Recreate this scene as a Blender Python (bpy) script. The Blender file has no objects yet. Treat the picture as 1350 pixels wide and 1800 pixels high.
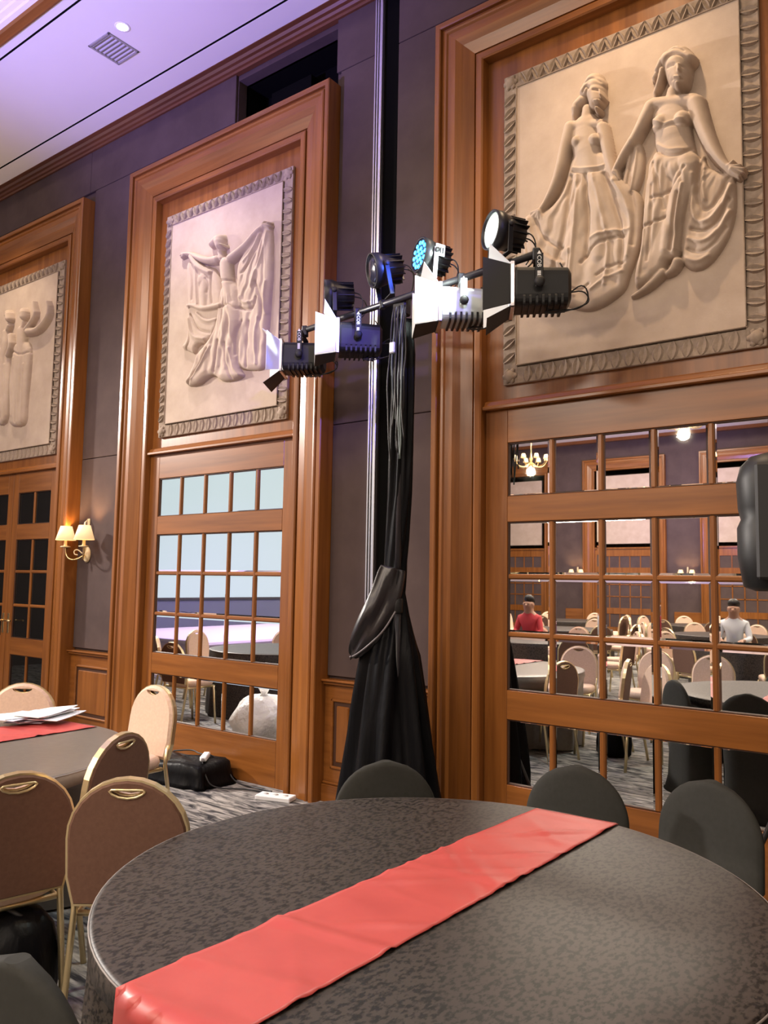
import bpy, math, random
import numpy as np
from mathutils import Matrix, Vector
from mathutils.geometry import tessellate_polygon

random.seed(7)
np.random.seed(7)
S = bpy.context.scene
COL = S.collection

# light levels
COFFER = ((-9.5, -3.0, 340), (-5.0, -3.0, 330), (-0.5, -3.0, 240), (4.0, -4.0, 180), (-8.0, -9.5, 950), (-2.0, -9.5, 800))
STAGE_E = 4600
VIO_E = 2000
DOWN = ((-1.684, 300, (1.0, 0.72, 0.45)), (-5.595, 290, (1.0, 0.90, 0.86)), (-8.7, 220, (1.0, 0.80, 0.58)))
SCREEN_E = 0.88
BLUE_E = 40
WPAR_E = 160
SCONCE_E = 28
CHAND_E = 160
BAR_E = 1500

# ------------------------------------------------------------------ camera
cam_d = bpy.data.cameras.new('camera')
cam_d.sensor_fit = 'VERTICAL'
cam_d.sensor_height = 36.0
cam_d.lens = 28.0                       # 1400 px focal length on the 1800 px tall frame
cam_d.clip_start = 0.05
cam_d.clip_end = 200
cam = bpy.data.objects.new('camera', cam_d)
COL.objects.link(cam)
FW = Vector((-0.60104875, 0.79438233, 0.08773315))
RT = Vector((0.79823289, 0.60211727, 0.01670481))
UP = Vector((0.03955564, -0.08007189, 0.99600394))
cam.matrix_world = Matrix(((RT.x, UP.x, -FW.x, 0), (RT.y, UP.y, -FW.y, 0), (RT.z, UP.z, -FW.z, 1.606), (0, 0, 0, 1)))
S.camera = cam

# ------------------------------------------------------------------ world, lights, exposure
wd = bpy.data.worlds.new('hall_air')
S.world = wd
wd.use_nodes = True
wd.node_tree.nodes['Background'].inputs[0].default_value = (0.9, 0.85, 0.8, 1)
wd.node_tree.nodes['Background'].inputs[1].default_value = 0.02
S.view_settings.view_transform = 'Standard'
S.view_settings.look = 'None'
S.view_settings.exposure = 0.0
S.view_settings.gamma = 1.0
S.view_settings.use_curve_mapping = False


def light(name, kind, loc, energy, color, target=None, **kw):
    d = bpy.data.lights.new(name, kind)
    d.energy = energy
    d.color = color
    for k, v in kw.items():
        setattr(d, k, v)
    o = bpy.data.objects.new(name, d)
    COL.objects.link(o)
    o.location = loc
    if target is not None:
        o.rotation_euler = (Vector(target) - Vector(loc)).to_track_quat('-Z', 'Y').to_euler()
    return o


WARM = (1.0, 0.80, 0.60)
# wash of the hall's ceiling coffer lamps
for (lx, ly, e) in COFFER:
    light('coffer_lamp', 'AREA', (lx, ly, 6.85), e, (1.0, 0.84, 0.68), (lx, ly, 0), shape='RECTANGLE', size=2.6, size_y=1.6)
# stage wash lamps hung at the left end of the hall
light('stage_wash_lamp', 'SPOT', (-12.6, 1.0, 5.0), STAGE_E, (1.0, 0.90, 0.82), (-3.2, 2.2, 1.2), spot_size=math.radians(60), spot_blend=0.6, shadow_soft_size=0.25)
# violet stage lamps thrown on the ceiling and on the stage
light('violet_spot', 'SPOT', (-5.6, -0.9, 2.7), VIO_E, (0.36, 0.27, 1.0), (-5.3, 3.0, 6.2), spot_size=math.radians(60), spot_blend=0.8, shadow_soft_size=0.15)
light('violet_spot', 'SPOT', (-8.2, -1.0, 5.4), 2600, (0.46, 0.24, 1.0), (-11.2, -3.2, 0.0), spot_size=math.radians(85), spot_blend=0.7, shadow_soft_size=0.15)
light('violet_spot', 'SPOT', (-6.0, -9.5, 3.2), 900, (0.40, 0.30, 1.0), (-8.0, -14.0, 4.8), spot_size=math.radians(95), spot_blend=0.9, shadow_soft_size=0.15)
# blue-violet spot added to tint the lighting stand and the jamb behind it
light('violet_spot', 'SPOT', (1.6, -0.8, 4.6), BAR_E, (0.20, 0.14, 1.0), (-3.35, 3.95, 3.55), spot_size=math.radians(17), spot_blend=0.9, shadow_soft_size=0.1)
# downlights let into the soffit in front of each bay
for (lx, e, c) in DOWN:
    light('soffit_lamp', 'SPOT', (lx, 3.652, 6.17), e, c, (lx, 3.95, 3.2), spot_size=math.radians(86), spot_blend=0.8, shadow_soft_size=0.06)

# ------------------------------------------------------------------ materials


def mat(name, color, rough=0.6, metal=0.0, spec=0.5, emit=None, es=0.0):
    m = bpy.data.materials.new(name)
    m.use_nodes = True
    b = m.node_tree.nodes['Principled BSDF']
    b.inputs['Base Color'].default_value = (*color, 1)
    b.inputs['Roughness'].default_value = rough
    b.inputs['Metallic'].default_value = metal
    b.inputs['Specular IOR Level'].default_value = spec
    if emit:
        b.inputs['Emission Color'].default_value = (*emit, 1)
        b.inputs['Emission Strength'].default_value = es
    return m


def noisy(m, c0, c1, scale=(8, 8, 8), detail=4, lo=0.3, hi=0.7, bump=0.0, bscale=None, bdist=0.002, rough=None, kind='noise', third=None):
    """colour between c0 and c1 by a 3-D noise in object space, with an optional bump"""
    nt = m.node_tree
    N, L = nt.nodes, nt.links
    b = N['Principled BSDF']
    tc = N.new('ShaderNodeTexCoord')
    mp = N.new('ShaderNodeMapping')
    mp.inputs['Scale'].default_value = scale
    L.new(tc.outputs['Object'], mp.inputs['Vector'])
    if kind == 'noise':
        t = N.new('ShaderNodeTexNoise')
        t.inputs['Scale'].default_value = 1.0
        t.inputs['Detail'].default_value = detail
        t.inputs['Roughness'].default_value = 0.6
        out = t.outputs['Fac']
    else:
        t = N.new('ShaderNodeTexVoronoi')
        t.inputs['Scale'].default_value = 1.0
        out = t.outputs['Distance']
    L.new(mp.outputs['Vector'], t.inputs['Vector'])
    r = N.new('ShaderNodeValToRGB')
    r.color_ramp.elements[0].position = lo
    r.color_ramp.elements[0].color = (*c0, 1)
    r.color_ramp.elements[1].position = hi
    r.color_ramp.elements[1].color = (*c1, 1)
    if third:
        e = r.color_ramp.elements.new(third[0])
        e.color = (*third[1], 1)
    L.new(out, r.inputs['Fac'])
    L.new(r.outputs['Color'], b.inputs['Base Color'])
    if bump:
        bp = N.new('ShaderNodeBump')
        bp.inputs['Strength'].default_value = bump
        bp.inputs['Distance'].default_value = bdist
        if bscale:
            m2 = N.new('ShaderNodeMapping')
            m2.inputs['Scale'].default_value = bscale
            L.new(tc.outputs['Object'], m2.inputs['Vector'])
            t2 = N.new('ShaderNodeTexNoise')
            t2.inputs['Scale'].default_value = 1.0
            t2.inputs['Detail'].default_value = 3
            L.new(m2.outputs['Vector'], t2.inputs['Vector'])
            L.new(t2.outputs['Fac'], bp.inputs['Height'])
        else:
            L.new(out, bp.inputs['Height'])
        L.new(bp.outputs['Normal'], b.inputs['Normal'])
    return m


M = {}
WC0, WC1 = (0.140, 0.047, 0.0095), (0.280, 0.102, 0.0225)
M['wood_v'] = noisy(mat('varnished_wood_upright', WC1, 0.27), WC0, WC1, (16, 16, 0.9), 6, 0.25, 0.75, 0.06, None, 0.001)
M['wood_h'] = noisy(mat('varnished_wood_level', WC1, 0.27), WC0, WC1, (0.9, 16, 16), 6, 0.25, 0.75, 0.06, None, 0.001)
M['wood_cornice'] = noisy(mat('shaded_cornice_wood', (0.14, 0.05, 0.02), 0.4), (0.10, 0.034, 0.014), (0.16, 0.058, 0.024), (0.9, 16, 16), 5, 0.25, 0.75)  # same wood, its colour darkened for the shade on the cornice
M['wood_dark'] = mat('wood_groove', (0.05, 0.017, 0.006), 0.5)
M['fabric'] = noisy(mat('taupe_wall_cloth', (0.075, 0.053, 0.05), 0.95, spec=0.15), (0.066, 0.046, 0.044), (0.088, 0.062, 0.058), (3, 3, 3), 5, 0.3, 0.7, 0.15, (240, 240, 240), 0.001)
M['stone'] = noisy(mat('cast_stone', (0.42, 0.33, 0.26), 0.85, spec=0.2), (0.385, 0.30, 0.235), (0.465, 0.37, 0.295), (5, 5, 5), 6, 0.3, 0.7, 0.25, (90, 90, 90), 0.0015)
M['stone_dark'] = noisy(mat('darker_cast_stone', (0.3, 0.22, 0.16), 0.9, spec=0.2), (0.235, 0.18, 0.135), (0.35, 0.275, 0.215), (25, 25, 25), 5, 0.3, 0.7, 0.3, (120, 120, 120), 0.002)  # darker tone for the relief borders
M['mirror'] = mat('mirror_glass', (0.86, 0.88, 0.88), 0.012, 1.0)
M['dark_glass'] = mat('dark_foyer_glass', (0.006, 0.007, 0.007), 0.02, 0.0, 0.6)
M['ceiling'] = noisy(mat('white_ceiling_paint', (0.78, 0.76, 0.75), 0.8), (0.76, 0.74, 0.73), (0.80, 0.78, 0.77), (0.7, 0.7, 0.7), 3)
M['cream_paint'] = mat('cream_wall_paint', (0.6, 0.55, 0.5), 0.7)
M['black'] = mat('matt_black', (0.012, 0.012, 0.013), 0.6)
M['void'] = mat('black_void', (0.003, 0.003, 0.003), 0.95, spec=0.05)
M['black_metal'] = mat('black_enamel', (0.009, 0.009, 0.010), 0.42, spec=0.35)
M['bar_metal'] = mat('black_tube_paint', (0.02, 0.018, 0.022), 0.35)
M['silver'] = mat('brushed_aluminium', (0.72, 0.70, 0.74), 0.28, 1.0)
M['alu'] = mat('light_grey_enamel', (0.62, 0.68, 0.68), 0.35, 0.35)
M['white_metal'] = mat('white_enamel', (0.85, 0.87, 0.88), 0.45)
M['white_print'] = mat('white_print', (0.85, 0.85, 0.85), 0.5)
M['brass'] = mat('polished_brass', (0.80, 0.60, 0.30), 0.25, 1.0)
M['gold'] = mat('pale_gold_frame', (0.83, 0.68, 0.40), 0.30, 0.85)
M['chair_front'] = noisy(mat('cream_upholstery', (0.66, 0.475, 0.36), 0.8, spec=0.2), (0.62, 0.44, 0.335), (0.70, 0.51, 0.39), (60, 60, 60), 3, 0.3, 0.7, 0.1, (300, 300, 300), 0.0006)
M['chair_back'] = noisy(mat('brown_upholstery', (0.135, 0.068, 0.045), 0.7, spec=0.3), (0.125, 0.062, 0.042), (0.15, 0.078, 0.052), (60, 60, 60), 3, 0.3, 0.7, 0.1, (300, 300, 300), 0.0006)
M['spandex'] = noisy(mat('charcoal_stretch_cover', (0.025, 0.025, 0.022), 0.8, spec=0.2), (0.023, 0.023, 0.020), (0.027, 0.027, 0.024), (50, 50, 50), 2, bump=0.1, bscale=(400, 400, 400), bdist=0.0005)
M['cloth'] = noisy(mat('black_brown_jacquard', (0.05, 0.04, 0.037), 0.46, spec=0.32), (0.009, 0.0075, 0.007), (0.047, 0.038, 0.033), (84, 44, 70), 2, 0.40, 0.54, 0.25, None, 0.0006)
M['cloth_sheened'] = noisy(mat('satin_greyed_for_sheen', (0.15, 0.13, 0.11), 0.30, spec=0.7), (0.135, 0.118, 0.10), (0.165, 0.145, 0.125), (30, 30, 30), 3)  # lighter base puts the left cloth's grazing sheen into its colour
M['satin'] = noisy(mat('coral_red_satin', (0.46, 0.070, 0.064), 0.42, spec=0.45), (0.435, 0.064, 0.059), (0.49, 0.078, 0.070), (6, 6, 6), 3)
M['paper'] = mat('white_paper', (0.82, 0.82, 0.84), 0.7)
M['paper_blue'] = mat('bluish_paper', (0.60, 0.63, 0.74), 0.7)
M['drape'] = noisy(mat('black_drape_satin', (0.003, 0.003, 0.004), 0.42, spec=0.10), (0.0024, 0.0024, 0.0034), (0.004, 0.004, 0.005), (9, 9, 3), 3, bump=0.5, bscale=(26, 26, 5), bdist=0.012)
M['cable'] = mat('black_rubber', (0.01, 0.01, 0.011), 0.5)
M['cable_grey'] = mat('grey_rubber', (0.10, 0.13, 0.13), 0.5)
M['shade'] = mat('cream_lamp_shade', (0.85, 0.66, 0.40), 0.7, emit=(1.0, 0.66, 0.32), es=0.75)
M['ivory'] = mat('ivory_enamel', (0.75, 0.62, 0.38), 0.4)
M['lamp'] = mat('lit_lamp', (1, 1, 1), 0.5, emit=(1.0, 0.97, 0.9), es=9.0)
M['led_blue'] = mat('blue_led', (0.1, 0.3, 1.0), 0.3, emit=(0.03, 0.30, 1.0), es=6.0)
M['led_white'] = mat('white_led_lens', (0.9, 0.95, 0.93), 0.3, emit=(0.86, 1.0, 0.93), es=0.75)
M['lens'] = mat('fresnel_lens', (0.5, 0.6, 0.65), 0.1, emit=(0.8, 0.95, 1.0), es=1.2)
M['screen'] = mat('projection_screen', (0.10, 0.11, 0.11), 0.9, spec=0.1, emit=(0.62, 0.76, 0.80), es=SCREEN_E)
M['bag'] = noisy(mat('white_plastic_bag', (0.85, 0.86, 0.84), 0.35), (0.78, 0.80, 0.78), (0.90, 0.91, 0.88), (9, 9, 9), 4, bump=0.8, bscale=(14, 14, 14), bdist=0.03)
M['bag'].node_tree.nodes['Principled BSDF'].inputs['Subsurface Weight'].default_value = 0.8
M['bag'].node_tree.nodes['Principled BSDF'].inputs['Subsurface Radius'].default_value = (0.3, 0.3, 0.3)
M['screen_skirt'] = mat('slate_grey_skirt', (0.07, 0.085, 0.11), 0.8)
M['drape_sheen'] = mat('black_satin_sheen', (0.016, 0.0135, 0.016), 0.32, spec=0.5)  # drape satin again, lightened for the lit sheen on the swag
M['drape_hem'] = mat('satin_hem', (0.13, 0.115, 0.125), 0.45)
M['led_off'] = mat('unlit_lens', (0.03, 0.03, 0.05), 0.15)
M['stage_cloth'] = mat('pale_stage_cloth', (0.7, 0.66, 0.7), 0.8)
M['grille'] = mat('grey_vent_louvre', (0.30, 0.285, 0.28), 0.6)
M['skin'] = mat('skin', (0.42, 0.23, 0.15), 0.55)
M['hair'] = mat('black_hair', (0.012, 0.009, 0.008), 0.5)
M['shirt_red'] = mat('red_shirt_cloth', (0.60, 0.06, 0.07), 0.8)
M['shirt_white'] = mat('white_shirt_cloth', (0.78, 0.80, 0.82), 0.8)
M['trouser'] = mat('dark_trouser_cloth', (0.02, 0.02, 0.025), 0.85)
M['pa_plastic'] = mat('dark_grey_moulded_plastic', (0.008, 0.0095, 0.0105), 0.5)


def carpet():
    m = mat('patterned_grey_carpet', (0.2, 0.2, 0.2), 0.95, spec=0.1)
    nt = m.node_tree
    N, L = nt.nodes, nt.links
    b = N['Principled BSDF']
    tc = N.new('ShaderNodeTexCoord')
    mp = N.new('ShaderNodeMapping')
    mp.inputs['Rotation'].default_value = (0, 0, math.radians(24))
    mp.inputs['Scale'].default_value = (4.0, 20.0, 1)
    L.new(tc.outputs['Object'], mp.inputs['Vector'])
    n = N.new('ShaderNodeTexNoise')
    n.inputs['Scale'].default_value = 1.0
    n.inputs['Detail'].default_value = 5
    n.inputs['Distortion'].default_value = 1.6
    L.new(mp.outputs['Vector'], n.inputs['Vector'])
    r = N.new('ShaderNodeValToRGB')
    E = r.color_ramp.elements
    E[0].position = 0.36
    E[0].color = (0.035, 0.035, 0.04, 1)
    E[1].position = 0.66
    E[1].color = (0.42, 0.40, 0.37, 1)
    e = E.new(0.48)
    e.color = (0.17, 0.165, 0.16, 1)
    L.new(n.outputs['Fac'], r.inputs['Fac'])
    L.new(r.outputs['Color'], b.inputs['Base Color'])
    bp = N.new('ShaderNodeBump')
    bp.inputs['Strength'].default_value = 0.4
    bp.inputs['Distance'].default_value = 0.004
    L.new(n.outputs['Fac'], bp.inputs['Height'])
    L.new(bp.outputs['Normal'], b.inputs['Normal'])
    return m


M['carpet'] = carpet()

# ------------------------------------------------------------------ mesh helpers


class MB:
    """collects shapes and links them as one mesh object"""

    def __init__(self):
        self.v, self.f, self.s, self.m = [], [], [], []

    def add(self, vs, fs, smooth=False, T=None, mi=0):
        n = len(self.v)
        if T is not None:
            vs = [tuple(T @ Vector(p)) for p in vs]
        self.v += [tuple(p) for p in vs]
        self.f += [tuple(i + n for i in f) for f in fs]
        self.s += [smooth] * len(fs)
        self.m += [mi] * len(fs)
        return self

    def box(self, x0, x1, y0, y1, z0, z1, b=0.0, T=None, mi=0):
        if b <= 0:
            vs = [(x, y, z) for x in (x0, x1) for y in (y0, y1) for z in (z0, z1)]
            fs = [(0, 1, 3, 2), (4, 6, 7, 5), (0, 4, 5, 1), (2, 3, 7, 6), (0, 2, 6, 4), (1, 5, 7, 3)]
            return self.add(vs, fs, False, T, mi)
        c = ((x0 + x1) / 2, (y0 + y1) / 2, (z0 + z1) / 2)
        h = ((x1 - x0) / 2, (y1 - y0) / 2, (z1 - z0) / 2)
        b = min(b, *(k * 0.95 for k in h))
        vs, idx = [], {}
        for sx in (-1, 1):
            for sy in (-1, 1):
                for sz in (-1, 1):
                    for a in range(3):
                        s = (sx, sy, sz)
                        p = [c[i] + s[i] * (h[i] - (0 if i == a else b)) for i in range(3)]
                        idx[(sx, sy, sz, a)] = len(vs)
                        vs.append(p)
        fs = []
        for a in range(3):
            o = [i for i in range(3) if i != a]
            for sa in (-1, 1):
                q = []
                for (p, r) in ((-1, -1), (1, -1), (1, 1), (-1, 1)):
                    s = [0, 0, 0]
                    s[a], s[o[0]], s[o[1]] = sa, p, r
                    q.append(idx[(*s, a)])
                if (sa > 0) == (a == 1):
                    q.reverse()
                fs.append(tuple(q))
            for p in (-1, 1):
                for r in (-1, 1):
                    q = []
                    for (sa, ax) in ((-1, o[0]), (1, o[0]), (1, o[1]), (-1, o[1])):
                        s = [0, 0, 0]
                        s[a], s[o[0]], s[o[1]] = sa, p, r
                        q.append(idx[(*s, ax)])
                    fs.append(tuple(q))
        for sx in (-1, 1):
            for sy in (-1, 1):
                for sz in (-1, 1):
                    fs.append(tuple(idx[(sx, sy, sz, a)] for a in range(3)))
        return self.add(vs, fs, False, T, mi)

    def tube(self, pts, r=0.01, n=8, closed=False, T=None, mi=0):
        P = [Vector(p) for p in pts]
        k = len(P)
        R = r if isinstance(r, (list, tuple)) else [r] * k
        vs, fs = [], []
        ref = None
        for i in range(k):
            a = P[(i - 1) % k] if (closed or i > 0) else P[i]
            c = P[(i + 1) % k] if (closed or i < k - 1) else P[i]
            t = (c - a)
            t = t.normalized() if t.length > 1e-9 else Vector((0, 0, 1))
            if ref is None:
                ref = Vector((0, 0, 1)) if abs(t.z) < 0.9 else Vector((1, 0, 0))
            u = ref - t * ref.dot(t)
            if u.length < 1e-6:
                u = t.orthogonal()
            u.normalize()
            ref = u
            w = t.cross(u)
            for j in range(n):
                an = 2 * math.pi * j / n
                vs.append(P[i] + (u * math.cos(an) + w * math.sin(an)) * R[i])
        for i in range(k if closed else k - 1):
            i2 = (i + 1) % k
            for j in range(n):
                fs.append((i * n + j, i * n + (j + 1) % n, i2 * n + (j + 1) % n, i2 * n + j))
        self.add(vs, fs, True, T, mi)
        if not closed:
            nn = len(self.v) - len(vs)
            self.f += [tuple(nn + j for j in reversed(range(n))), tuple(nn + (k - 1) * n + j for j in range(n))]
            self.s += [False, False]
            self.m += [mi, mi]
        return self

    def lathe(self, prof, n=24, T=None, smooth=True, mi=0):
        vs, fs = [], []
        for (r, z) in prof:
            for j in range(n):
                a = 2 * math.pi * j / n
                vs.append((r * math.cos(a), r * math.sin(a), z))
        for i in range(len(prof) - 1):
            for j in range(n):
                fs.append((i * n + j, i * n + (j + 1) % n, (i + 1) * n + (j + 1) % n, (i + 1) * n + j))
        if prof[0][0] > 1e-5:
            fs.append(tuple(reversed(range(n))))
        if prof[-1][0] > 1e-5:
            fs.append(tuple((len(prof) - 1) * n + j for j in range(n)))
        return self.add(vs, fs, smooth, T, mi)

    def loft(self, rings, T=None, smooth=True, cap=True, mi=0):
        n = len(rings[0])
        vs = [p for r in rings for p in r]
        fs = []
        for i in range(len(rings) - 1):
            for j in range(n):
                fs.append((i * n + j, i * n + (j + 1) % n, (i + 1) * n + (j + 1) % n, (i + 1) * n + j))
        self.add(vs, fs, smooth, T, mi)
        if cap:
            k = len(self.v) - len(vs)
            self.f += [tuple(k + j for j in reversed(range(n))), tuple(k + (len(rings) - 1) * n + j for j in range(n))]
            self.s += [False, False]
            self.m += [mi, mi]
        return self

    def ball(self, c, r, n=12, T=None, mi=0):
        r = r if isinstance(r, (tuple, list)) else (r, r, r)
        vs, fs = [], []
        k = n // 2
        for i in range(k + 1):
            t = math.pi * i / k
            for j in range(n):
                a = 2 * math.pi * j / n
                vs.append((c[0] + r[0] * math.sin(t) * math.cos(a), c[1] + r[1] * math.sin(t) * math.sin(a), c[2] + r[2] * math.cos(t)))
        for i in range(k):
            for j in range(n):
                fs.append((i * n + j, (i + 1) * n + j, (i + 1) * n + (j + 1) % n, i * n + (j + 1) % n))
        return self.add(vs, fs, True, T, mi)

    def build(self, name, mats, parent=None):
        me = bpy.data.meshes.new(name)
        me.from_pydata(self.v, [], self.f)
        me.polygons.foreach_set('use_smooth', self.s)
        for k in (mats if isinstance(mats, (list, tuple)) else [mats]):
            me.materials.append(M[k])
        me.polygons.foreach_set('material_index', self.m)
        me.update()
        return link(name, me, parent)


def link(name, me, parent=None):
    o = bpy.data.objects.new(name, me)
    COL.objects.link(o)
    if parent is not None:
        o.parent = parent
    return o


def tag(o, label=None, cat=None, group=None, kind=None):
    if label:
        o['label'] = label
    if cat:
        o['category'] = cat
    if group:
        o['group'] = group
    if kind:
        o['kind'] = kind
    return o


def empty(name, loc=(0, 0, 0), rz=0.0):
    o = bpy.data.objects.new(name, None)
    COL.objects.link(o)
    o.location = loc
    o.rotation_euler = (0, 0, rz)
    o.empty_display_size = 0.1
    return o


KIDS = {}


def copy_tree(o, parent=None):
    c = o.copy()
    COL.objects.link(c)
    if parent is not None:
        c.parent = parent
    for k in o.children:
        copy_tree(k, c)
    return c


def axes(origin, x, z=(0, 0, 1)):
    """matrix whose +X is x and +Z as near z as may be"""
    x = Vector(x).normalized()
    z = Vector(z)
    y = z.cross(x).normalized()
    z = x.cross(y)
    m = Matrix((x, y, z)).transposed().to_4x4()
    m.translation = Vector(origin)
    return m


def holed_plate(mb, outer, hole, y0, y1, inset=0.0, mi=0):
    """upright plate in x,z with an optional hole; front face at y0, back at y1"""
    loops = [outer] + ([hole] if hole else [])
    flat = [p for l in loops for p in l]
    tri = tessellate_polygon([[Vector((p[0], p[1], 0)) for p in l] for l in loops])
    cx = sum(p[0] for p in outer) / len(outer)
    cz = sum(p[1] for p in outer) / len(outer)
    n0 = len(outer)

    def ins(i, p):
        if i < n0 and inset:
            d = math.hypot(p[0] - cx, p[1] - cz)
            return (p[0] - (p[0] - cx) / d * inset, p[1] - (p[1] - cz) / d * inset)
        return p
    k = len(flat)
    ym = (y0 + y1) / 2
    front = [(ins(i, p)[0], y0, ins(i, p)[1]) for i, p in enumerate(flat)]
    back = [(ins(i, p)[0], y1, ins(i, p)[1]) for i, p in enumerate(flat)]
    mid = [(p[0], ym, p[1]) for p in flat]
    fs = [tuple(t) for t in tri] + [tuple(2 * k + i for i in reversed(t)) for t in tri]
    st = 0
    sm = []
    for l in loops:
        n = len(l)
        for j in range(n):
            a, b = st + j, st + (j + 1) % n
            fs.append((a, b, k + b, k + a))
            fs.append((k + a, k + b, 2 * k + b, 2 * k + a))
        st += n
    mb.add(front + mid + back, fs, False, None, mi)
    return mb

# ------------------------------------------------------------------ the setting: hall shell
YB = 4.575          # face of the long wall beside the table
YF = -14.75         # face of the wall opposite
XL, XR = -14.0, 8.0
BAYS = (-1.684, -5.260, -8.640)


def struct(name, label=None):
    o = empty(name)
    tag(o, label, kind='structure')
    return o


tag(MB().box(XL - 0.3, XR + 0.3, YF - 0.3, YB + 0.5, -0.1, 0).build('floor', 'carpet'), 'grey carpet with dark and pale brush-stroke pattern', kind='structure')

# wall behind the bays (a slab with an air recess above the middle bay)
w = struct('wall_back', 'taupe cloth-panelled long wall between the wooden bays')
MB().box(XL, XR, 4.605, 4.72, 0, 5.50).box(XL, -5.20, 4.605, 4.72, 5.50, 7.0).box(-4.02, XR, 4.605, 4.72, 5.50, 7.0) \
    .box(-5.20, -4.02, 4.605, 4.72, 6.08, 7.0).build('wall_slab', 'fabric', w)
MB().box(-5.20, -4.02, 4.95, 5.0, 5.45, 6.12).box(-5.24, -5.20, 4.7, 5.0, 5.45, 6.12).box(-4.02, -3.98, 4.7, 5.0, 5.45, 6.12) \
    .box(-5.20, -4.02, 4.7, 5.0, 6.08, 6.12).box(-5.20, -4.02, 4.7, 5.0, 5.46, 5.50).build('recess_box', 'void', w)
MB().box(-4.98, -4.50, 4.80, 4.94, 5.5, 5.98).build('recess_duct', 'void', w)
PIERS = [(-7.35, -6.55), (-3.97, -3.61), (-3.40, -2.974), (-0.394, 0.6), (0.6, 2.4), (2.4, 4.2), (4.2, 8.0), (-10.75, -9.93)]
for (a, b) in PIERS:
    for (z0, z1) in ((0.905, 2.80), (2.806, 5.67), ):
        MB().box(a + 0.003, b - 0.003, YB, 4.605, z0, z1, 0.004).build('cloth_panel', 'fabric', w)
for (a, b) in ((-14.0, -7.45), (-7.45, -5.205), (-4.015, -3.61), (-3.40, 0.6), (0.6, 8.0)):
    MB().box(a + 0.003, b - 0.003, YB, 4.605, 5.676, 6.20, 0.004).build('cloth_panel', 'fabric', w)
MB().box(-3.525, -3.405, 4.585, 4.604, 0.9, 6.15).build('gap_shade_strip', 'void', w)  # black strip in place of the shade in the gap beside the jamb

# aluminium jamb of the folding partition, full height on the pier
t = struct('trim_1', 'silver ribbed aluminium partition jamb running up the dark pier')
for (a, b, y) in ((-3.603, -3.590, 4.545), (-3.584, -3.570, 4.550), (-3.556, -3.530, 4.545)):
    MB().box(a, b, y, 4.605, 0.0, 6.18, 0.003).build('jamb_rib', 'silver', t)
MB().box(-3.606, -3.525, 4.565, 4.603, 0.0, 6.18).build('jamb_channel', 'bar_metal', t)

# wainscot on the piers
wn = 2
for (a, b, wl) in ((-7.35, -6.55, 'panelled wooden wainscot under the double wall lamp'), (-3.97, -3.61, 'panelled wooden wainscot left of the black drape'),
                   (-3.40, -2.974, 'panelled wooden wainscot right of the black drape'), (-0.394, 8.0, 'panelled wooden wainscot right of the nearest bay')):
    t = struct('trim_%d' % wn, wl)
    wn += 1
    MB().box(a, b, 4.56, 4.604, 0.0, 0.87).build('wainscot_board', 'wood_h', t)
    MB().box(a, b, 4.505, 4.604, 0.868, 0.885, 0.004).box(a, b, 4.525, 4.604, 0.845, 0.868, 0.006).build('cap_rail', 'wood_h', t)
    MB().box(a, b, 4.53, 4.604, 0.0, 0.125, 0.004).box(a, b, 4.54, 4.604, 0.125, 0.145, 0.007).build('skirting', 'wood_h', t)
    if b - a > 2:
        b = 0.6
    m0 = a + 0.11 if b - a > 0.6 else a + 0.07
    m1 = b - 0.11 if b - a > 0.6 else b - 0.07
    z0, z1 = 0.24, 0.745
    fr = MB()
    for (x0, x1, q0, q1) in ((m0, m1, z1 - 0.022, z1), (m0, m1, z0, z0 + 0.022), (m0, m0 + 0.022, z0, z1), (m1 - 0.022, m1, z0, z1)):
        fr.box(x0, x1, 4.54, 4.562, q0, q1, 0.007)
    fr.build('panel_moulding', 'wood_h', t)
    MB().box(m0 + 0.022, m1 - 0.022, 4.556, 4.561, z0 + 0.022, z1 - 0.022).build('panel_groove', 'wood_dark', t)
    MB().box(m0 + 0.05, m1 - 0.05, 4.545, 4.562, z0 + 0.05, z1 - 0.05, 0.008).build('raised_panel', 'wood_v', t)

# cornice: a moulding swept along the wall head


def sweep_x(prof, x0, x1, name, m, parent):
    mb = MB()
    n = len(prof)
    vs = [(x0, y, z) for (y, z) in prof] + [(x1, y, z) for (y, z) in prof]
    fs = [(i, (i + 1) % n, n + (i + 1) % n, n + i) for i in range(n)] + [tuple(reversed(range(n))), tuple(range(n, 2 * n))]
    mb.add(vs, fs)
    return mb.build(name, m, parent)


t = struct('trim_6', 'wooden cornice moulding under the ceiling')
sweep_x([(4.60, 6.125), (4.555, 6.125), (4.550, 6.145), (4.53, 6.15), (4.515, 6.165), (4.49, 6.17), (4.475, 6.19), (4.435, 6.195), (4.43, 6.24), (4.60, 6.24)], XL, XR, 'cornice', 'wood_cornice', t)

# ceiling: soffit boards, their gaps filled black as shade, a stepped crown, then the raised coffer
t = struct('ceiling', 'white stepped ceiling washed with violet light')
MB().box(XL, XR, 4.247, 4.44, 6.20, 6.24).build('soffit_board', 'ceiling', t)
MB().box(XL, XR, 3.277, 4.225, 6.20, 6.24).build('soffit_board', 'ceiling', t)
MB().box(XL, XR, 3.17, 3.256, 6.20, 6.24).build('soffit_board', 'ceiling', t)
MB().box(XL, XR, 4.225, 4.247, 6.203, 6.245).build('gap_shade_strip', 'void', t)
MB().box(XL, XR, 3.256, 3.277, 6.203, 6.245).build('gap_shade_strip', 'void', t)
sweep_x([(3.172, 6.24), (3.172, 6.185), (3.15, 6.175), (3.085, 6.18), (3.07, 6.20), (3.07, 6.24)], XL, XR, 'crown_wood', 'wood_h', t)
st = [(3.075, 6.24), (3.075, 6.20)]
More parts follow.
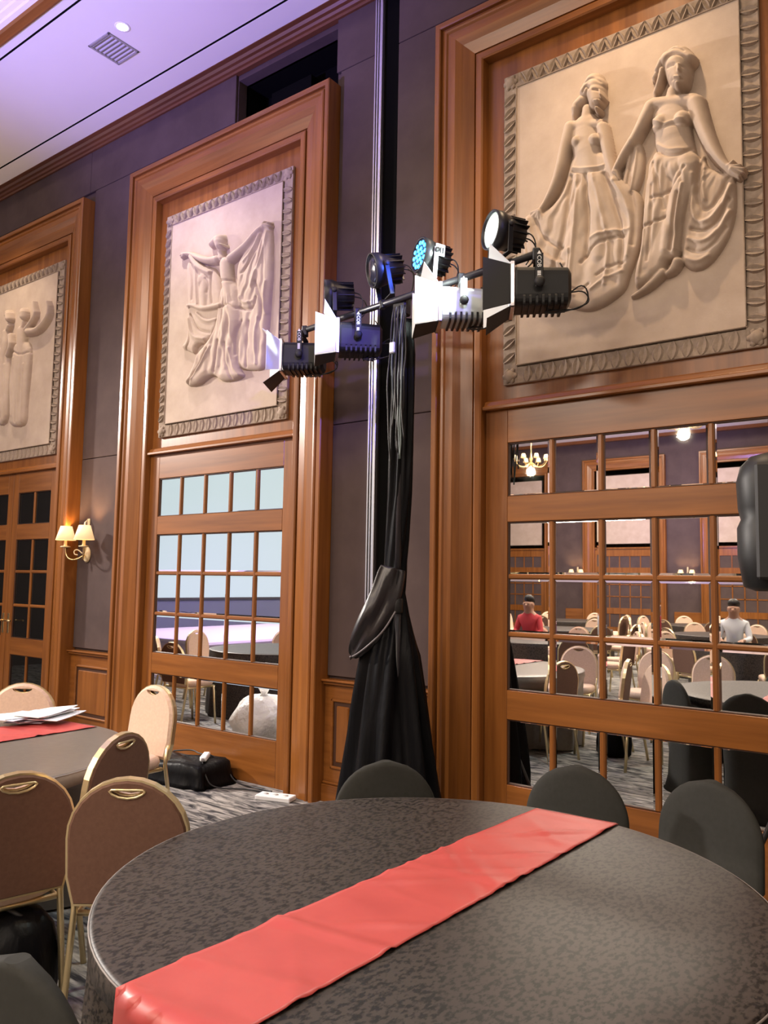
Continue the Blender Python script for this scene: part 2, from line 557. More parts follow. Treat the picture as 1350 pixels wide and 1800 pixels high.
for i in range(5):
    st += [(3.035 - i * 0.04, 6.205 + i * 0.035), (3.035 - i * 0.04, 6.235 + i * 0.035)]
st += [(2.86, 6.40), (2.86, 6.98), (2.90, 6.98), (3.075, 6.36)]
sweep_x(st, XL, XR, 'crown_steps', 'ceiling', t)
MB().box(XL, XR, -13.2, 2.90, 6.95, 7.02).build('coffer_board', 'ceiling', t)
MB().box(XL, XR, YF, -13.0, 6.20, 6.24).box(XL, XR, -13.04, -13.0, 6.24, 6.98).build('soffit_board', 'ceiling', t)

t = struct('wall_front', 'taupe wall on the far side of the hall seen in the mirrors')
MB().box(XL, XR, YF - 0.15, YF, 0, 7.0).build('wall_slab', 'fabric', t)
MB().box(XL, XR, YF, YF + 0.15, 6.10, 6.22).build('cornice', 'wood_h', t)
for (a, b) in ((-7.35, -6.55), (-10.75, -9.93), (-3.97, -2.974), (-14, -13.3), (-0.39, 0.6)):
    MB().box(a, b, YF, YF + 0.04, 0, 0.88, 0.01).build('wainscot_board', 'wood_h', t)
tag(MB().box(XR, XR + 0.15, YF, YB, 0, 7.0).build('wall_right', 'cream_paint'), 'plain end wall of the hall behind the photographer', kind='structure')
tag(MB().box(XL - 0.15, XL, YF, YB, 0, 7.0).build('wall_left', 'fabric'), 'end wall of the hall behind the stage', kind='structure')

# ------------------------------------------------------------------ the bays: frame, board and mirrored door
PROF = [(1.29, 4.604), (1.29, 4.442), (1.283, 4.436), (1.252, 4.436), (1.245, 4.442), (1.243, 4.466), (1.228, 4.466), (1.225, 4.452), (1.214, 4.446), (1.200, 4.448),
        (1.190, 4.460), (1.135, 4.462), (1.085, 4.484), (1.005, 4.508), (1.003, 4.526), (0.992, 4.526), (0.990, 4.503), (0.980, 4.497), (0.945, 4.497), (0.935, 4.505), (0.930, 4.604)]
ZT = 5.55


def casing(cx, side, parent):
    """one mitred length of the bay frame: left, right or head"""
    mb = MB()
    n = len(PROF)
    A, B = [], []
    for (a, y) in PROF:
        zt = ZT - (1.29 - a)
        if side == 'left':
            A.append((cx - a, y, 0)); B.append((cx - a, y, zt))
        elif side == 'right':
            A.append((cx + a, y, zt)); B.append((cx + a, y, 0))
        else:
            A.append((cx - a, y, zt)); B.append((cx + a, y, zt))
    fs = [(i, i + 1, n + i + 1, n + i) for i in range(n - 1)]
    mb.add(A + B, fs)
    return mb.build('casing', 'wood_h' if side == 'head' else 'wood_v', parent)


ROWS = ((2.171, 2.521, 1), (0.9385, 2.005, 3), (0.357, 0.758, 1))


def pane_mesh(x0, x1, z0, z1, y, m):
    mb = MB()
    b, d = 0.013, 0.0016
    vs = [(x0, y + d, z0), (x1, y + d, z0), (x1, y + d, z1), (x0, y + d, z1), (x0 + b, y, z0 + b), (x1 - b, y, z0 + b), (x1 - b, y, z1 - b), (x0 + b, y, z1 - b)]
    mb.add(vs, [(4, 5, 6, 7), (0, 1, 5, 4), (1, 2, 6, 5), (2, 3, 7, 6), (3, 0, 4, 7)])
    return mb


def door(num, x0, x1, gx0, gx1, ncol, glass, label, handle=None):
    """one leaf: stiles, rails, muntins and panes; gx0..gx1 is the glazed width"""
    d = struct('door_%d' % num, label)
    yf, yb = 4.558, 4.604
    for (a, b) in ((x0, gx0), (gx1, x1)):
        MB().box(a, b, yf, yb, 0.0, 2.742, 0.003).build('stile', 'wood_v', d)
    for (a, b) in ((2.521, 2.742), (2.005, 2.171), (0.758, 0.9385), (0.0, 0.357)):
        MB().box(gx0, gx1, yf, yb, a, b, 0.003).build('rail', 'wood_h', d)
    MB().box(gx0 - 0.01, gx1 + 0.01, 4.590, 4.600, 0.34, 2.53).build('glass_backing', 'wood_dark', d)
    mw = 0.032
    cw = (gx1 - gx0 - mw * (ncol - 1)) / ncol
    for (z0, z1, nr) in ROWS:
        rh = (z1 - z0 - mw * (nr - 1)) / nr
        for c in range(1, ncol):
            x = gx0 + c * cw + (c - 1) * mw
            MB().box(x, x + mw, yf + 0.004, 4.592, z0, z1, 0.008).build('muntin', 'wood_v', d)
        for r in range(1, nr):
            z = z0 + r * rh + (r - 1) * mw
            MB().box(gx0, gx1, yf + 0.006, 4.592, z, z + mw, 0.008).build('muntin', 'wood_h', d)
        bd = MB()
        for (q0, q1, k0, k1) in ((gx0, gx1, z0, z0 + 0.008), (gx0, gx1, z1 - 0.008, z1), (gx0, gx0 + 0.008, z0, z1), (gx1 - 0.008, gx1, z0, z1)):
            bd.box(q0, q1, 4.566, 4.592, k0, k1, 0.003)
        bd.build('glazing_bead', 'wood_dark', d)
        for r in range(nr):
            for c in range(ncol):
                a, z = gx0 + c * (cw + mw), z0 + r * (rh + mw)
                pane_mesh(a, a + cw, z, z + rh, 4.578, glass).build('pane', glass, d)
    if handle:
        h = MB().box(handle - 0.02, handle + 0.02, 4.548, 4.558, 0.98, 1.2, 0.004)
        h.tube([(handle, 4.555, 1.12), (handle, 4.50, 1.12)], 0.010)
        s = 1 if handle > x0 + (x1 - x0) / 2 else -1
        h.tube([(handle, 4.505, 1.12), (handle - s * 0.13, 4.505, 1.12)], 0.010)
        h.build('door_handle', 'brass', d)
    return d


OPP = []
for k, cx in enumerate(BAYS):
    nm = ('nearest', 'middle', 'far left')[k]
    t = struct('trim_%d' % (7 + k), 'wooden bay frame of the %s relief and door' % nm)
    cs = [casing(cx, s, t) for s in ('left', 'right', 'head')]
    bd = MB().box(cx - 0.94, cx + 0.94, 4.575, 4.604, 2.742, 5.20).build('bay_board', 'wood_v', t)
    rl = sweep_x([(4.604, 2.742), (4.520, 2.742), (4.512, 2.748), (4.512, 2.764), (4.520, 2.770), (4.535, 2.776), (4.545, 2.80), (4.56, 2.81), (4.604, 2.815)], cx - 0.93, cx + 0.93, 'bay_rail', 'wood_h', t)
    if k < 2:
        door(1 + k, cx - 0.93, cx + 0.93, cx - (0.768, 0.795)[k], cx + 0.795, 5, 'mirror', ('wooden door of bevelled mirror panes showing the hall and its chairs', 'wooden door of bevelled mirror panes showing the pale screen')[k])
    else:
        door(3, cx + 0.004, cx + 0.93, cx + 0.11, cx + 0.765, 2, 'dark_glass', 'wooden glazed door leaf with dark panes, right of the pair', cx + 0.055)
        door(4, cx - 0.93, cx - 0.004, cx - 0.765, cx - 0.11, 2, 'dark_glass', 'wooden glazed door leaf with dark panes, cut by the left edge', cx - 0.055)

# opposite wall: the same bays turned round, only seen in the mirrors
ODY = YF + YB


def opp(o, parent, dx=0.0):
    c = bpy.data.objects.new(o.name.split('.')[0], o.data)
    COL.objects.link(c)
    c.parent = parent
    c.scale = (1, -1, 1)
    c.location = (dx, ODY, 0)
    return c


OPPX = (-5.26, -8.836, -12.4)
for k, cx in enumerate(OPPX):
    t = struct('trim_%d' % (10 + k), 'wooden bay frame across the hall, seen only in the mirrors')
    for s in ('left', 'right', 'head'):
        c = casing(cx, s, t); c.scale = (1, -1, 1); c.location = (0, ODY, 0)
    mb = MB().box(cx - 0.94, cx + 0.94, 4.575, 4.604, 2.742, 5.20).box(cx - 0.93, cx + 0.93, 4.52, 4.604, 2.742, 2.79)
    c = mb.build('bay_board', 'wood_v', t); c.scale = (1, -1, 1); c.location = (0, ODY, 0)
    d = struct('door_%d' % (5 + k), 'wooden mirrored door across the hall, seen only in the mirrors')
    mb = MB()
    gl = MB()
    gx0, gx1 = cx - 0.795, cx + 0.795
    for (a, b) in ((cx - 0.93, gx0), (gx1, cx + 0.93)):
        mb.box(a, b, 4.558, 4.604, 0, 2.742)
    for (a, b) in ((2.521, 2.742), (2.005, 2.171), (0.758, 0.9385), (0.0, 0.357)):
        mb.box(gx0, gx1, 4.558, 4.604, a, b)
    for (z0, z1, nr) in ROWS:
        for q in range(1, 5):
            mb.box(gx0 + q * 0.3244 - 0.018, gx0 + q * 0.3244 + 0.014, 4.562, 4.6, z0, z1)
        for q in range(1, nr):
            mb.box(gx0, gx1, 4.562, 4.6, z0 + q * 0.366 - 0.03, z0 + q * 0.366)
        gl.box(gx0, gx1, 4.580, 4.60, z0, z1)
    for (b_, nm_, m_) in ((mb, 'door_frame', 'wood_v'), (gl, 'pane', 'mirror')):
        c = b_.build(nm_, m_, d); c.scale = (1, -1, 1); c.location = (0, ODY, 0)

